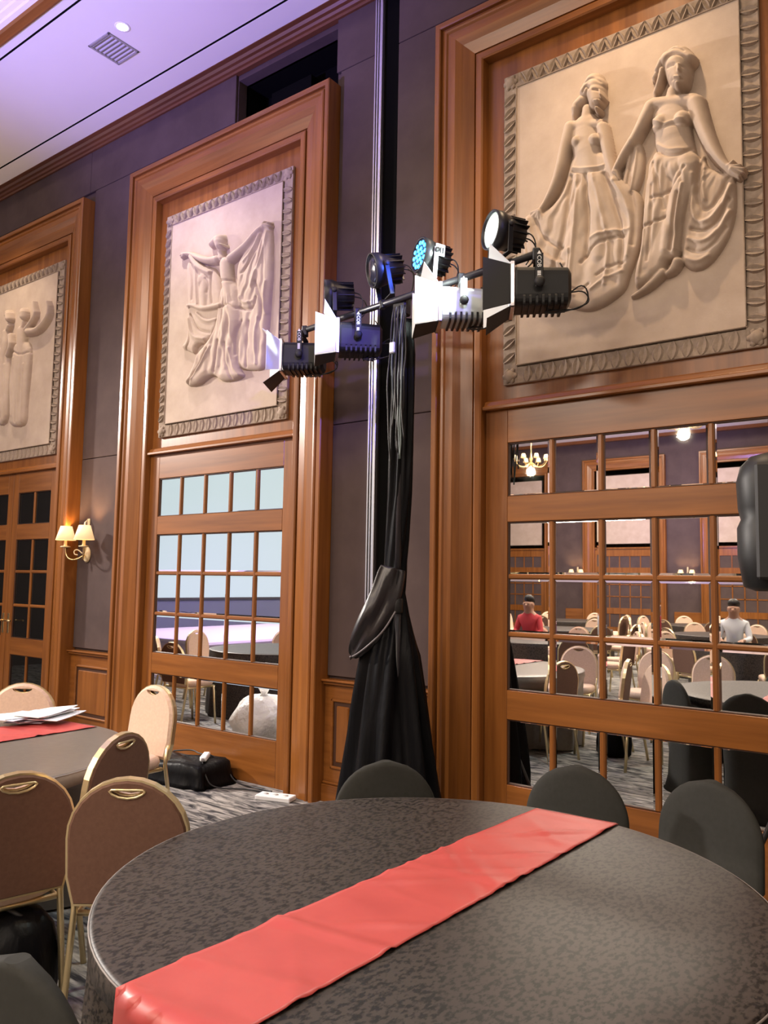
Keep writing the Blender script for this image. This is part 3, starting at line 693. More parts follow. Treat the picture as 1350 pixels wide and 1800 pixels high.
# ------------------------------------------------------------------ relief panels
FIG = {"a1":[["p",[[-1.99,4.238],[-2.028,4.093],[-2.098,4.009],[-2.184,3.973],[-2.232,3.994],[-2.281,3.999],[-2.317,3.967],[-2.329,3.837],[-2.313,3.699],[-2.264,3.526],[-2.165,3.416],[-2.05,3.352],[-1.901,3.272],[-1.793,3.279],[-1.704,3.32],[-1.642,3.362],[-1.624,3.431],[-1.592,3.504],[-1.551,3.604],[-1.529,3.754],[-1.534,3.894],[-1.587,3.98],[-1.628,4.017],[-1.676,4.078],[-1.704,4.176],[-1.76,4.259],[-1.952,4.311]],0.06,0.05],["c",[[-1.891,4.45,0.092,0.075],[-1.884,4.326,0.0952,0.085],[-1.863,4.198,0.0842,0.075],[-1.856,4.108,0.0945,0.075]]],["c",[[-1.932,4.36,0.0426,0.098],[-1.929,4.352,0.0426,0.098]]],["c",[[-1.818,4.337,0.042,0.098],[-1.814,4.328,0.042,0.098]]],["c",[[-1.875,4.564,0.0354,0.06],[-1.883,4.474,0.0389,0.065]]],["c",[[-1.966,4.476,0.0464,0.07],[-1.795,4.432,0.0419,0.07]]],["c",[[-1.981,4.474,0.0501,0.085],[-2.02,4.345,0.043,0.085],[-2.051,4.212,0.0395,0.085],[-2.094,4.105,0.036,0.08],[-2.157,4.01,0.0254,0.075],[-2.192,3.979,0.0291,0.07]]],["c",[[-2.192,3.979,0.0291,0.075],[-2.24,3.962,0.0183,0.06]]],["c",[[-2.184,3.973,0.0218,0.075],[-2.22,3.937,0.0146,0.06]]],["c",[[-2.184,3.973,0.0218,0.075],[-2.196,3.923,0.0145,0.06]]],["c",[[-2.192,3.986,0.0218,0.075],[-2.248,3.987,0.0146,0.06]]],["c",[[-2.181,3.979,0.0218,0.075],[-2.169,3.923,0.0145,0.06]]],["c",[[-1.774,4.402,0.0418,0.08],[-1.746,4.269,0.0381,0.08],[-1.725,4.147,0.0345,0.075],[-1.691,4.036,0.0308,0.07]]],["c",[[-1.856,4.108,0.084,0.075],[-1.946,3.885,0.0776,0.075],[-1.992,3.678,0.0636,0.07]]],["c",[[-1.82,4.068,0.0836,0.08],[-1.785,3.823,0.076,0.085],[-1.801,3.595,0.062,0.075]]],["c",[[-1.812,4.637,0.0598,0.105],[-1.805,4.582,0.0526,0.1]]],["c",[[-1.812,4.681,0.0633,0.1]]],["c",[[-1.83,4.714,0.067,0.09],[-1.875,4.675,0.0496,0.085]]],["c",[[-1.905,4.63,0.0391,0.07],[-1.943,4.61,0.0357,0.065]]],["c",[[-1.95,4.591,0.0321,0.065],[-1.958,4.556,0.0214,0.05]]],["c",[[-1.765,4.612,0.0105,0.118],[-1.758,4.576,0.014,0.12]]],["c",[[-1.78,4.555,0.014,0.11],[-1.802,4.559,0.014,0.11]]],["c",[[-1.791,4.511,0.021,0.105]]],["f",[[-1.783,4.622],[-1.805,4.63]],-0.012,0.007],["f",[[-1.747,4.605],[-1.732,4.6]],-0.012,0.006],["f",[[-1.773,4.541],[-1.813,4.552]],-0.009,0.004],["f",[[-1.867,4.71],[-1.819,4.721],[-1.771,4.681]],-0.01,0.007],["f",[[-1.882,4.659],[-1.86,4.688],[-1.838,4.661]],-0.012,0.006],["f",[[-1.96,4.176],[-1.863,4.132],[-1.761,4.129]],-0.012,0.008],["f",[[-1.96,4.198],[-1.863,4.154],[-1.761,4.151]],0.008,0.006],["f",[[-1.874,4.128],[-1.871,3.992],[-1.858,3.825],[-1.881,3.614]],-0.024,0.014],["f",[[-1.971,4.15],[-1.991,3.971],[-2.029,3.76],[-2.099,3.556]],-0.02,0.013],["f",[[-1.93,4.138],[-1.931,3.918],[-1.962,3.67],[-1.993,3.423]],0.016,0.012],["f",[[-1.823,4.105],[-1.77,3.873],[-1.73,3.649],[-1.76,3.409]],0.016,0.012],["f",[[-1.761,4.101],[-1.699,3.889],[-1.645,3.698],[-1.661,3.492]],-0.02,0.013],["f",[[-2.216,3.936],[-2.177,3.828],[-2.099,3.741],[-2.03,3.702]],-0.016,0.012],["f",[[-2.265,3.942],[-2.232,3.793],[-2.145,3.659],[-2.03,3.595]],0.016,0.013],["f",[[-2.297,3.904],[-2.272,3.709],[-2.185,3.538],[-2.031,3.431]],-0.014,0.012],["f",[[-1.698,4.031],[-1.622,3.902],[-1.59,3.718],[-1.619,3.551]],0.018,0.014],["f",[[-1.595,3.93],[-1.569,3.782],[-1.591,3.614]],-0.016,0.012],["f",[[-1.632,3.677],[-1.736,3.686],[-1.826,3.658],[-1.91,3.578]],-0.018,0.01],["f",[[-1.614,3.707],[-1.736,3.728],[-1.844,3.713]],0.014,0.01],["f",[[-1.64,3.515],[-1.731,3.515],[-1.809,3.476]],-0.014,0.008],["f",[[-1.651,3.462],[-1.756,3.45],[-1.846,3.392]],0.012,0.009],["f",[[-1.993,3.441],[-1.919,3.4],[-1.86,3.431]],-0.014,0.008],["f",[[-1.984,3.676],[-1.992,3.568],[-2.03,3.468]],0.014,0.009],["f",[[-2.146,3.567],[-2.049,3.49],[-1.956,3.379]],0.012,0.01],["r",[[-1.99,4.156],[-2.048,4.024],[-2.145,3.939],[-2.285,3.92],[-2.321,3.758],[-2.244,3.514],[-2.05,3.363],[-1.883,3.279],[-1.687,3.341],[-1.617,3.481],[-1.543,3.706],[-1.561,3.92],[-1.698,4.067],[-1.841,4.081]],[-1.854,4.334],0.005,30]],"a2":[["p",[[-1.029,3.895],[-1.017,3.777],[-1.025,3.65],[-1.057,3.545],[-1.103,3.466],[-1.173,3.392],[-1.247,3.379],[-1.299,3.421],[-1.321,3.473],[-1.305,3.643],[-1.28,3.838],[-1.227,3.99],[-1.183,4.07],[-1.172,3.973],[-1.124,3.938],[-1.076,3.903]],0.055,0.045],["p",[[-1.457,4.174],[-1.492,4.039],[-1.524,3.891],[-1.529,3.702],[-1.551,3.57],[-1.579,3.48],[-1.594,3.373],[-1.564,3.342],[-1.484,3.376],[-1.408,3.42],[-1.394,3.47],[-1.318,3.472],[-1.299,3.642],[-1.268,3.834],[-1.203,3.976],[-1.244,4.111]],0.075,0.045],["p",[[-1.598,4.284],[-1.627,4.169],[-1.656,4.054],[-1.678,3.936],[-1.629,3.897],[-1.574,3.924],[-1.532,4.016],[-1.517,4.152],[-1.543,4.245]],0.045,0.035],["c",[[-1.355,4.355,0.1189,0.085],[-1.357,4.231,0.1054,0.095],[-1.346,4.144,0.1051,0.085],[-1.341,4.043,0.1179,0.1]]],["c",[[-1.415,4.299,0.0565,0.112],[-1.415,4.292,0.0565,0.112]]],["c",[[-1.292,4.277,0.0556,0.116],[-1.292,4.27,0.0556,0.116]]],["c",[[-1.344,4.475,0.043,0.08],[-1.355,4.41,0.0463,0.08]]],["c",[[-1.453,4.432,0.0502,0.085],[-1.24,4.375,0.0521,0.09]]],["c",[[-1.329,3.988,0.085,0.105],[-1.258,4.017,0.0713,0.11],[-1.299,3.877,0.0714,0.115],[-1.359,3.691,0.0652,0.1],[-1.393,3.531,0.049,0.09]]],["c",[[-1.425,4.053,0.0729,0.095],[-1.448,3.852,0.0728,0.1],[-1.477,3.654,0.0596,0.095],[-1.512,3.457,0.0398,0.08]]],["c",[[-1.221,4.354,0.0552,0.1],[-1.192,4.242,0.0484,0.1],[-1.157,4.122,0.0416,0.1],[-1.116,4.015,0.035,0.095],[-1.075,3.942,0.0252,0.09],[-1.041,3.905,0.0282,0.085]]],["c",[[-1.035,3.907,0.022,0.09],[-0.988,3.908,0.0125,0.075]]],["c",[[-1.029,3.898,0.0188,0.09],[-0.971,3.883,0.0124,0.07]]],["c",[[-1.029,3.895,0.0188,0.09],[-0.977,3.863,0.0124,0.07]]],["c",[[-1.035,3.89,0.0188,0.09],[-0.995,3.849,0.0125,0.07]]],["c",[[-1.046,3.914,0.0188,0.09],[-1.022,3.939,0.0125,0.08]]],["c",[[-1.473,4.425,0.0504,0.09],[-1.515,4.355,0.0438,0.09],[-1.563,4.273,0.0372,0.09],[-1.584,4.244,0.0373,0.09]]],["c",[[-1.584,4.244,0.0373,0.09],[-1.633,4.189,0.0341,0.085],[-1.676,4.124,0.0274,0.08],[-1.698,4.088,0.024,0.075]]],["c",[[-1.698,4.088,0.0206,0.075],[-1.712,4.057,0.0137,0.06]]],["c",[[-1.69,4.086,0.0206,0.075],[-1.691,4.036,0.0137,0.06]]],["c",[[-1.683,4.087,0.0206,0.075],[-1.67,4.037,0.0137,0.06]]],["c",[[-1.313,4.61,0.0792,0.135],[-1.307,4.545,0.0692,0.13],[-1.301,4.501,0.0526,0.125]]],["c",[[-1.364,4.665,0.0532,0.12],[-1.305,4.676,0.0627,0.125],[-1.248,4.619,0.0425,0.115]]],["c",[[-1.298,4.695,0.0231,0.11],[-1.292,4.678,0.0264,0.115]]],["c",[[-1.397,4.664,0.0334,0.1],[-1.424,4.633,0.0301,0.085]]],["c",[[-1.438,4.61,0.0268,0.07],[-1.451,4.601,0.0202,0.06]]],["c",[[-1.398,4.615,0.0234,0.09],[-1.418,4.553,0.0234,0.08],[-1.446,4.507,0.0201,0.06]]],["c",[[-1.288,4.572,0.0131,0.148],[-1.285,4.533,0.0164,0.155]]],["c",[[-1.314,4.506,0.0132,0.142],[-1.282,4.497,0.0131,0.142]]],["c",[[-1.299,4.469,0.0263,0.135]]],["f",[[-1.349,4.589],[-1.313,4.579]],-0.014,0.008],["f",[[-1.268,4.564],[-1.249,4.557]],-0.014,0.007],["f",[[-1.327,4.504],[-1.276,4.488]],-0.01,0.005],["f",[[-1.378,4.635],[-1.338,4.658],[-1.267,4.626],[-1.243,4.582]],-0.012,0.007],["f",[[-1.351,4.688],[-1.302,4.685],[-1.261,4.651]],-0.01,0.006],["f",[[-1.462,4.301],[-1.406,4.247],[-1.341,4.253],[-1.28,4.238],[-1.248,4.234]],-0.014,0.007],["f",[[-1.455,4.324],[-1.402,4.267],[-1.337,4.272],[-1.273,4.257]],0.008,0.006],["f",[[-1.45,4.158],[-1.376,4.071],[-1.296,4.053],[-1.245,4.09]],-0.016,0.009],["f",[[-1.44,4.179],[-1.366,4.103],[-1.282,4.089]],0.01,0.008],["f",[[-1.452,4.061],[-1.427,3.915],[-1.396,3.769]],-0.014,0.01],["f",[[-1.272,3.97],[-1.33,3.886],[-1.389,3.852],[-1.461,3.849]],-0.014,0.009],["f",[[-1.391,3.717],[-1.463,3.702],[-1.523,3.687]],-0.016,0.008],["f",[[-1.312,3.83],[-1.347,3.654],[-1.368,3.525]],-0.02,0.009],["f",[[-1.286,3.873],[-1.326,3.716],[-1.342,3.518]],0.016,0.008],["f",[[-1.493,3.969],[-1.509,3.766],[-1.524,3.563],[-1.553,3.398]],0.014,0.01],["f",[[-1.46,3.925],[-1.47,3.686],[-1.499,3.488]],-0.014,0.009],["f",[[-1.203,3.982],[-1.218,3.82],[-1.201,3.722],[-1.146,3.706],[-1.091,3.783],[-1.053,3.863]],-0.022,0.012],["f",[[-1.229,3.923],[-1.25,3.762],[-1.233,3.657],[-1.16,3.631],[-1.086,3.709],[-1.036,3.816]],0.02,0.013],["f",[[-1.252,3.623],[-1.179,3.584],[-1.111,3.631],[-1.05,3.738]],-0.022,0.01],["f",[[-1.266,3.566],[-1.192,3.521],[-1.113,3.566],[-1.045,3.665]],0.018,0.012],["f",[[-1.273,3.508],[-1.206,3.465],[-1.132,3.499],[-1.071,3.581]],-0.016,0.01],["f",[[-1.28,3.453],[-1.225,3.417],[-1.163,3.442]],0.014,0.011],["f",[[-1.172,3.989],[-1.187,3.844],[-1.176,3.768]],0.016,0.01],["c",[[-1.421,3.409,0.0294,0.07],[-1.494,3.351,0.0264,0.065],[-1.574,3.314,0.0167,0.05],[-1.601,3.309,0.0134,0.04]]],["c",[[-1.337,3.45,0.0324,0.08],[-1.357,3.415,0.0292,0.07],[-1.395,3.397,0.0196,0.055]]],["f",[[-1.585,4.202],[-1.607,4.074],[-1.629,3.954]],-0.014,0.008],["f",[[-1.558,4.193],[-1.573,4.064],[-1.601,3.946]],0.012,0.008],["r",[[-1.457,4.115],[-1.52,3.908],[-1.551,3.57],[-1.587,3.388],[-1.483,3.389],[-1.408,3.433],[-1.317,3.486],[-1.302,3.676],[-1.247,3.963],[-1.296,4.029],[-1.376,4.037]],[-1.349,4.373],0.0045,44],["r",[[-1.178,4.008],[-1.261,3.832],[-1.305,3.443],[-1.244,3.395],[-1.115,3.469],[-1.028,3.667],[-1.036,3.858],[-1.106,3.903]],[-1.065,4.005],0.0045,20]],"b1":[["p",[[-4.687,4.577],[-4.633,4.524],[-4.62,4.35],[-4.615,4.094],[-4.629,3.947],[-4.635,3.789],[-4.652,3.587],[-4.65,3.383],[-4.699,3.33],[-4.804,3.341],[-4.979,3.377],[-4.999,3.504],[-4.999,3.792],[-5.022,3.991],[-5.044,4.151],[-5.038,4.316],[-4.946,4.401],[-4.828,4.489],[-4.766,4.578]],0.045,0.05],["p",[[-5.214,4.188],[-5.26,3.98],[-5.28,3.796],[-5.375,3.684],[-5.518,3.609],[-5.556,3.474],[-5.7,3.339],[-5.501,3.297],[-5.358,3.365],[-5.271,3.372],[-5.197,3.303],[-5.043,3.282],[-4.895,3.308],[-4.979,3.377],[-4.962,3.594],[-4.944,3.782],[-4.98,3.962],[-5.03,4.148]],0.065,0.06],["c",[[-5.179,4.339,0.0721,0.08],[-5.159,4.216,0.069,0.085],[-5.124,4.09,0.0649,0.08],[-5.088,3.926,0.0807,0.085]]],["c",[[-5.088,3.926,0.0759,0.09],[-5.136,3.77,0.0713,0.09],[-5.185,3.612,0.0591,0.08],[-5.197,3.439,0.0476,0.07]]],["c",[[-5.06,3.921,0.0757,0.09],[-5.024,3.749,0.0678,0.09],[-5.07,3.564,0.0585,0.08],[-5.104,3.406,0.0472,0.07]]],["c",[[-5.242,4.454,0.0329,0.07],[-5.225,4.4,0.0348,0.07]]],["c",[[-5.25,4.544,0.0524,0.105],[-5.239,4.508,0.0446,0.1]]],["c",[[-5.257,4.57,0.0544,0.098],[-5.262,4.567,0.0544,0.098]]],["c",[[-5.187,4.504,0.0096,0.118],[-5.184,4.494,0.0106,0.118]]],["c",[[-5.292,4.582,0.0506,0.085],[-5.364,4.565,0.0392,0.07]]],["c",[[-5.252,4.592,0.0291,0.08],[-5.235,4.592,0.0252,0.07]]],["c",[[-5.11,4.372,0.0459,0.08],[-5.001,4.405,0.0417,0.08],[-4.894,4.447,0.0376,0.08],[-4.79,4.527,0.0317,0.075],[-4.699,4.551,0.0277,0.075]]],["c",[[-4.699,4.551,0.024,0.08],[-4.648,4.566,0.011,0.06]]],["c",[[-4.699,4.551,0.024,0.08],[-4.634,4.539,0.0101,0.06]]],["c",[[-4.692,4.549,0.0222,0.08],[-4.643,4.517,0.0101,0.06]]],["c",[[-4.706,4.558,0.0222,0.08],[-4.701,4.59,0.0102,0.06]]],["c",[[-5.283,4.404,0.0408,0.08],[-5.4,4.421,0.0353,0.075],[-5.538,4.475,0.0318,0.07],[-5.648,4.542,0.0241,0.065],[-5.742,4.565,0.0202,0.06]]],["c",[[-5.735,4.563,0.0182,0.06],[-5.791,4.582,0.0091,0.05]]],["c",[[-5.734,4.558,0.0182,0.06],[-5.805,4.565,0.0091,0.05]]],["c",[[-5.734,4.553,0.0182,0.06],[-5.788,4.54,0.0091,0.05]]],["f",[[-4.724,4.519],[-4.784,4.391],[-4.886,4.27],[-4.964,4.211]],-0.018,0.013],["f",[[-4.67,4.486],[-4.715,4.307],[-4.801,4.174],[-4.836,4.067]],0.016,0.014],["f",[[-4.762,4.491],[-4.837,4.375],[-4.941,4.303]],0.014,0.012],["f",[[-4.798,4.097],[-4.74,3.97],[-4.708,3.851],[-4.731,3.761]],-0.02,0.012],["f",[[-4.666,4.068],[-4.685,3.902],[-4.654,3.793]],0.014,0.012],["f",[[-4.977,3.904],[-4.881,3.866],[-4.801,3.879],[-4.778,3.959]],-0.02,0.013],["f",[[-4.982,4.002],[-4.91,3.929],[-4.83,3.932]],0.016,0.014],["f",[[-4.944,3.782],[-4.994,3.695],[-4.999,3.504]],-0.018,0.012],["f",[[-4.744,3.782],[-4.777,3.638],[-4.753,3.39]],0.014,0.014],["f",[[-4.863,3.767],[-4.881,3.58],[-4.872,3.389]],-0.016,0.013],["f",[[-5.215,3.657],[-5.237,3.523],[-5.259,3.4]],-0.026,0.013],["f",[[-5.314,3.624],[-5.408,3.491],[-5.55,3.373]],0.016,0.014],["f",[[-5.356,3.612],[-5.465,3.46],[-5.608,3.341]],-0.016,0.012],["f",[[-5.129,3.622],[-5.106,3.445],[-5.044,3.31]],-0.016,0.012],["f",[[-5.056,3.562],[-5.022,3.412],[-4.949,3.325]],0.014,0.012],["f",[[-5.244,4.215],[-5.156,4.166],[-5.031,4.168]],-0.014,0.01],["f",[[-5.202,3.949],[-5.09,3.956],[-5.004,3.9]],-0.014,0.01],["r",[[-5.208,4.068],[-5.279,3.786],[-5.517,3.588],[-5.654,3.348],[-5.373,3.377],[-5.169,3.319],[-4.922,3.321],[-4.993,3.389],[-4.999,3.792],[-5.038,4.033]],[-5.146,4.253],0.0045,34],["r",[[-4.711,4.516],[-4.651,4.339],[-4.642,3.819],[-4.674,3.359],[-4.953,3.392],[-4.99,3.887],[-4.992,4.217],[-4.812,4.426]],[-4.689,4.625],0.0045,40]],"b2":[["p",[[-5.716,4.507],[-5.711,4.298],[-5.666,4.062],[-5.681,3.921],[-5.664,3.765],[-5.768,3.69],[-5.626,3.636],[-5.563,3.596],[-5.523,3.69],[-5.374,3.674],[-5.251,3.791],[-5.201,3.929],[-5.211,4.128],[-5.308,4.329],[-5.412,4.374],[-5.535,4.423],[-5.612,4.451]],0.045,0.05],["c",[[-5.454,4.322,0.0689,0.06],[-5.446,4.179,0.0707,0.07],[-5.438,4.026,0.0607,0.06]]],["c",[[-5.481,4.267,0.0592,0.075],[-5.477,4.246,0.0571,0.075]]],["c",[[-5.631,4.507,0.034,0.075],[-5.565,4.419,0.0358,0.075],[-5.455,4.343,0.0335,0.075],[-5.379,4.305,0.0293,0.07]]],["c",[[-5.203,3.969,0.0326,0.085],[-5.347,3.973,0.0311,0.085],[-5.465,3.991,0.0275,0.08],[-5.573,4.043,0.0218,0.075],[-5.635,4.055,0.0169,0.07]]],["c",[[-5.627,4.056,0.0149,0.07],[-5.674,4.073,0.009,0.055]]],["c",[[-5.627,4.052,0.0149,0.07],[-5.673,4.055,0.009,0.055]]],["c",[[-5.622,4.049,0.0149,0.07],[-5.646,4.033,0.009,0.055]]],["f",[[-5.658,4.452],[-5.603,4.295],[-5.608,4.111]],-0.014,0.012],["f",[[-5.563,4.388],[-5.552,4.202],[-5.529,4.054]],0.014,0.012],["f",[[-5.35,4.299],[-5.357,4.16],[-5.335,4.025]],-0.016,0.012],["f",[[-5.615,3.97],[-5.515,3.809],[-5.35,3.759]],-0.018,0.012],["f",[[-5.643,3.934],[-5.587,3.761],[-5.42,3.712]],0.016,0.013],["f",[[-5.524,3.962],[-5.399,3.858],[-5.254,3.86]],0.014,0.013],["f",[[-5.646,3.853],[-5.616,3.726],[-5.673,3.664]],-0.014,0.01],["f",[[-5.421,4.254],[-5.388,4.186],[-5.399,4.128]],-0.012,0.01]],"c1":[["p",[[-8.734,4.092],[-8.782,3.777],[-8.713,3.406],[-8.727,3.292],[-8.532,3.257],[-8.374,3.268],[-8.386,3.51],[-8.363,3.79],[-8.346,4.001],[-8.381,4.207],[-8.698,4.262]],0.055,0.06],["c",[[-8.557,4.354,0.0739,0.08],[-8.54,4.191,0.0765,0.085],[-8.522,4.029,0.0678,0.08],[-8.52,3.885,0.0818,0.085],[-8.529,3.599,0.0704,0.08],[-8.511,3.311,0.0533,0.07]]],["c",[[-8.51,4.542,0.0482,0.1],[-8.5,4.496,0.0454,0.1]]],["c",[[-8.534,4.568,0.0512,0.085],[-8.572,4.561,0.0314,0.07]]],["c",[[-8.512,4.433,0.0284,0.07],[-8.521,4.391,0.0312,0.07]]],["c",[[-8.405,4.312,0.0478,0.085],[-8.22,4.293,0.0416,0.085],[-8.083,4.339,0.0358,0.085],[-7.99,4.42,0.0328,0.08],[-7.991,4.504,0.0246,0.075],[-8.032,4.583,0.0165,0.07]]],["c",[[-8.449,4.349,0.0367,0.075],[-8.337,4.414,0.0336,0.075],[-8.266,4.487,0.0307,0.07],[-8.307,4.581,0.0224,0.065],[-8.329,4.643,0.0154,0.06]]],["f",[[-8.555,3.962],[-8.578,3.677],[-8.566,3.317]],-0.018,0.014],["f",[[-8.446,3.945],[-8.442,3.659],[-8.43,3.303]],0.016,0.014],["f",[[-8.675,4.053],[-8.684,3.764],[-8.643,3.398]],0.014,0.013],["f",[[-8.713,4.147],[-8.539,4.061],[-8.381,4.078]],-0.014,0.011]],"c2":[["p",[[-9.17,4.162],[-9.172,3.682],[-9.073,3.343],[-8.784,3.298],[-8.766,3.629],[-8.779,3.996],[-8.833,4.226],[-9.096,4.27]],0.05,0.05],["c",[[-8.908,4.387,0.064,0.075],[-8.891,4.236,0.0667,0.08],[-8.928,4.064,0.0668,0.08],[-8.917,3.722,0.0665,0.075],[-8.849,3.377,0.0488,0.06]]],["c",[[-8.845,4.584,0.0494,0.095],[-8.826,4.536,0.0464,0.095]]],["c",[[-8.877,4.613,0.0495,0.08],[-8.918,4.598,0.0292,0.065]]],["c",[[-8.826,4.462,0.029,0.07],[-8.855,4.423,0.0348,0.07]]],["c",[[-8.789,4.337,0.0375,0.075],[-8.748,4.212,0.0316,0.08],[-8.819,4.106,0.026,0.075]]],["f",[[-8.951,4.023],[-8.946,3.726],[-8.931,3.357]],-0.018,0.014],["f",[[-8.865,4.01],[-8.831,3.711],[-8.817,3.345]],0.014,0.013]]}


def capsules(X, Z, pts):
    """height of a tapering chain; pts = (x, z, radius, height)"""
    H = np.zeros_like(X)
    if len(pts) == 1:
        pts = pts * 2
    for (p, q) in zip(pts[:-1], pts[1:]):
        dx, dz = q[0] - p[0], q[1] - p[1]
        l2 = dx * dx + dz * dz + 1e-12
        t = np.clip(((X - p[0]) * dx + (Z - p[1]) * dz) / l2, 0, 1)
        d = np.hypot(X - p[0] - t * dx, Z - p[1] - t * dz)
        r = p[2] + (q[2] - p[2]) * t
        h = p[3] + (q[3] - p[3]) * t
        H = np.maximum(H, h * np.sqrt(np.clip(1 - (d / r) ** 2, 0, 1)))
    return H


def dist_line(X, Z, pts):
    D = np.full_like(X, 9.0)
    for (p, q) in zip(pts[:-1], pts[1:]):
        dx, dz = q[0] - p[0], q[1] - p[1]
        t = np.clip(((X - p[0]) * dx + (Z - p[1]) * dz) / (dx * dx + dz * dz + 1e-12), 0, 1)
        D = np.minimum(D, np.hypot(X - p[0] - t * dx, Z - p[1] - t * dz))
    return D


def inside(X, Z, poly):
    I = np.zeros(X.shape, bool)
    n = len(poly)
    for i in range(n):
        (x0, z0), (x1, z1) = poly[i][:2], poly[(i + 1) % n][:2]
        if z0 == z1:
            continue
        c = ((z0 > Z) != (z1 > Z)) & (X < (x1 - x0) * (Z - z0) / (z1 - z0) + x0)
        I ^= c
    return I


def smooth_poly(p, n=2):
    p = [tuple(q[:2]) for q in p]
    for _ in range(n):
        o = []
        for i in range(len(p)):
            a, b = p[i], p[(i + 1) % len(p)]
            o += [(a[0] * .75 + b[0] * .25, a[1] * .75 + b[1] * .25), (a[0] * .25 + b[0] * .75, a[1] * .25 + b[1] * .75)]
        p = o
    return p


def smooth_line(p, n=2):
    p = [tuple(q) for q in p]
    for _ in range(n):
        o = [p[0]]
        for a, b in zip(p[:-1], p[1:]):
            o += [tuple(u * .75 + v * .25 for u, v in zip(a, b)), tuple(u * .25 + v * .75 for u, v in zip(a, b))]
        p = o + [p[-1]]
    return p


def carve(name, prims, y0, cell, parent, clip=None):
    """a figure in low relief: one continuous height surface standing off the slab at y0"""
    xs = [q[0] + s * q[2] if len(q) > 2 else q[0] for pr in prims if pr[0] in 'cp' for q in pr[1] for s in (-1, 1)]
    zs = [q[1] + s * q[2] if len(q) > 2 else q[1] for pr in prims if pr[0] in 'cp' for q in pr[1] for s in (-1, 1)]
    x0, x1, z0, z1 = min(xs) - 0.02, max(xs) + 0.02, min(zs) - 0.02, max(zs) + 0.02
    nx, nz = int((x1 - x0) / cell) + 2, int((z1 - z0) / cell) + 2
    gx, gz = x0 + np.arange(nx) * cell, z0 + np.arange(nz) * cell
    X, Z = np.meshgrid(gx, gz)
    H = np.zeros_like(X)
    for pr in prims:
        kind = pr[0]
        if kind == 'p':                                  # draped cloth: outline, height, rounding
            poly = smooth_poly(pr[1])
            I = inside(X, Z, poly)
            d = dist_line(X, Z, poly + poly[:1])
            e = pr[3]
            h = np.where(I, pr[2] * np.sqrt(np.clip(1 - (1 - np.minimum(d / e, 1)) ** 2, 0, 1)), 0)
            H = np.maximum(H, h)
        elif kind == 'c':                                # limb, head, torso
            pts = smooth_line(pr[1], 1) if len(pr[1]) > 2 else pr[1]
            h = capsules(X, Z, pts)
            k = 0.010
            m = (h > 0) & (H > 0)
            t = np.clip(0.5 + 0.5 * (h - H) / k, 0, 1)
            sm = H + (h - H) * t + k * t * (1 - t)
            H = np.where(m, sm, np.maximum(H, h))
        elif kind == 'r':                                # pleats fanning out from a waist point inside an outline
            I = inside(X, Z, pr[1])
            c = pr[2]
            an = np.arctan2(X - c[0], c[1] - Z)
            rr = np.hypot(X - c[0], Z - c[1])
            wob = 0.5 * np.sin(rr * 23 + 5 * an) + 0.35 * np.sin(rr * 41 - 3 * X * 9)
            g = pr[3] * (np.sin(pr[4] * an + 1.2 * wob) + 0.45 * np.sin(pr[4] * 1.9 * an + 1.7 * wob + 1.0))
            g *= np.clip(rr / 0.25, 0, 1)
            e = np.clip(dist_line(X, Z, pr[1] + pr[1][:1]) / 0.03, 0, 1)
            H = np.where(I & (H > 0), np.maximum(H + g * e, 0.004), H)
        else:                                            # fold ('f'): ridge or groove on what is there
            pts = smooth_line(pr[1])
            d = dist_line(X, Z, pts)
            ln = len(pts)
            g = pr[2] * np.exp(-(d / pr[3]) ** 2)
            H = np.where(H > 0, np.maximum(H + g * np.minimum(H / 0.02, 1), 0.004), H)
    on = H > 1e-4
    cellon = on[:-1, :-1] | on[1:, :-1] | on[:-1, 1:] | on[1:, 1:]
    need = np.zeros_like(on)
    need[:-1, :-1] |= cellon; need[1:, :-1] |= cellon; need[:-1, 1:] |= cellon; need[1:, 1:] |= cellon
    # a light smoothing of the surface
    P = np.pad(H, 1, mode='edge')
    Hs = (P[:-2, 1:-1] + P[2:, 1:-1] + P[1:-1, :-2] + P[1:-1, 2:] + 2 * H) / 6
    H = np.where(on, Hs, -0.003)
    idx = np.full(on.shape, -1)
    idx[need] = np.arange(need.sum())
    co = np.stack([X[need], y0 - H[need], Z[need]], -1)
    r, c = np.nonzero(cellon)
    F = np.stack([idx[r, c], idx[r, c + 1], idx[r + 1, c + 1], idx[r + 1, c]], -1)
    me = bpy.data.meshes.new(name)
    me.vertices.add(len(co))
    me.vertices.foreach_set('co', co.astype(np.float32).ravel())
    me.loops.add(F.size)
    me.loops.foreach_set('vertex_index', F.astype(np.int32).ravel())
    me.polygons.add(len(F))
    me.polygons.foreach_set('loop_start', np.arange(0, F.size, 4, dtype=np.int32))
    me.polygons.foreach_set('use_smooth', np.ones(len(F), bool))
    me.materials.append(M['stone'])
    me.update(calc_edges=True)
    me.validate()
    return link(name, me, parent)


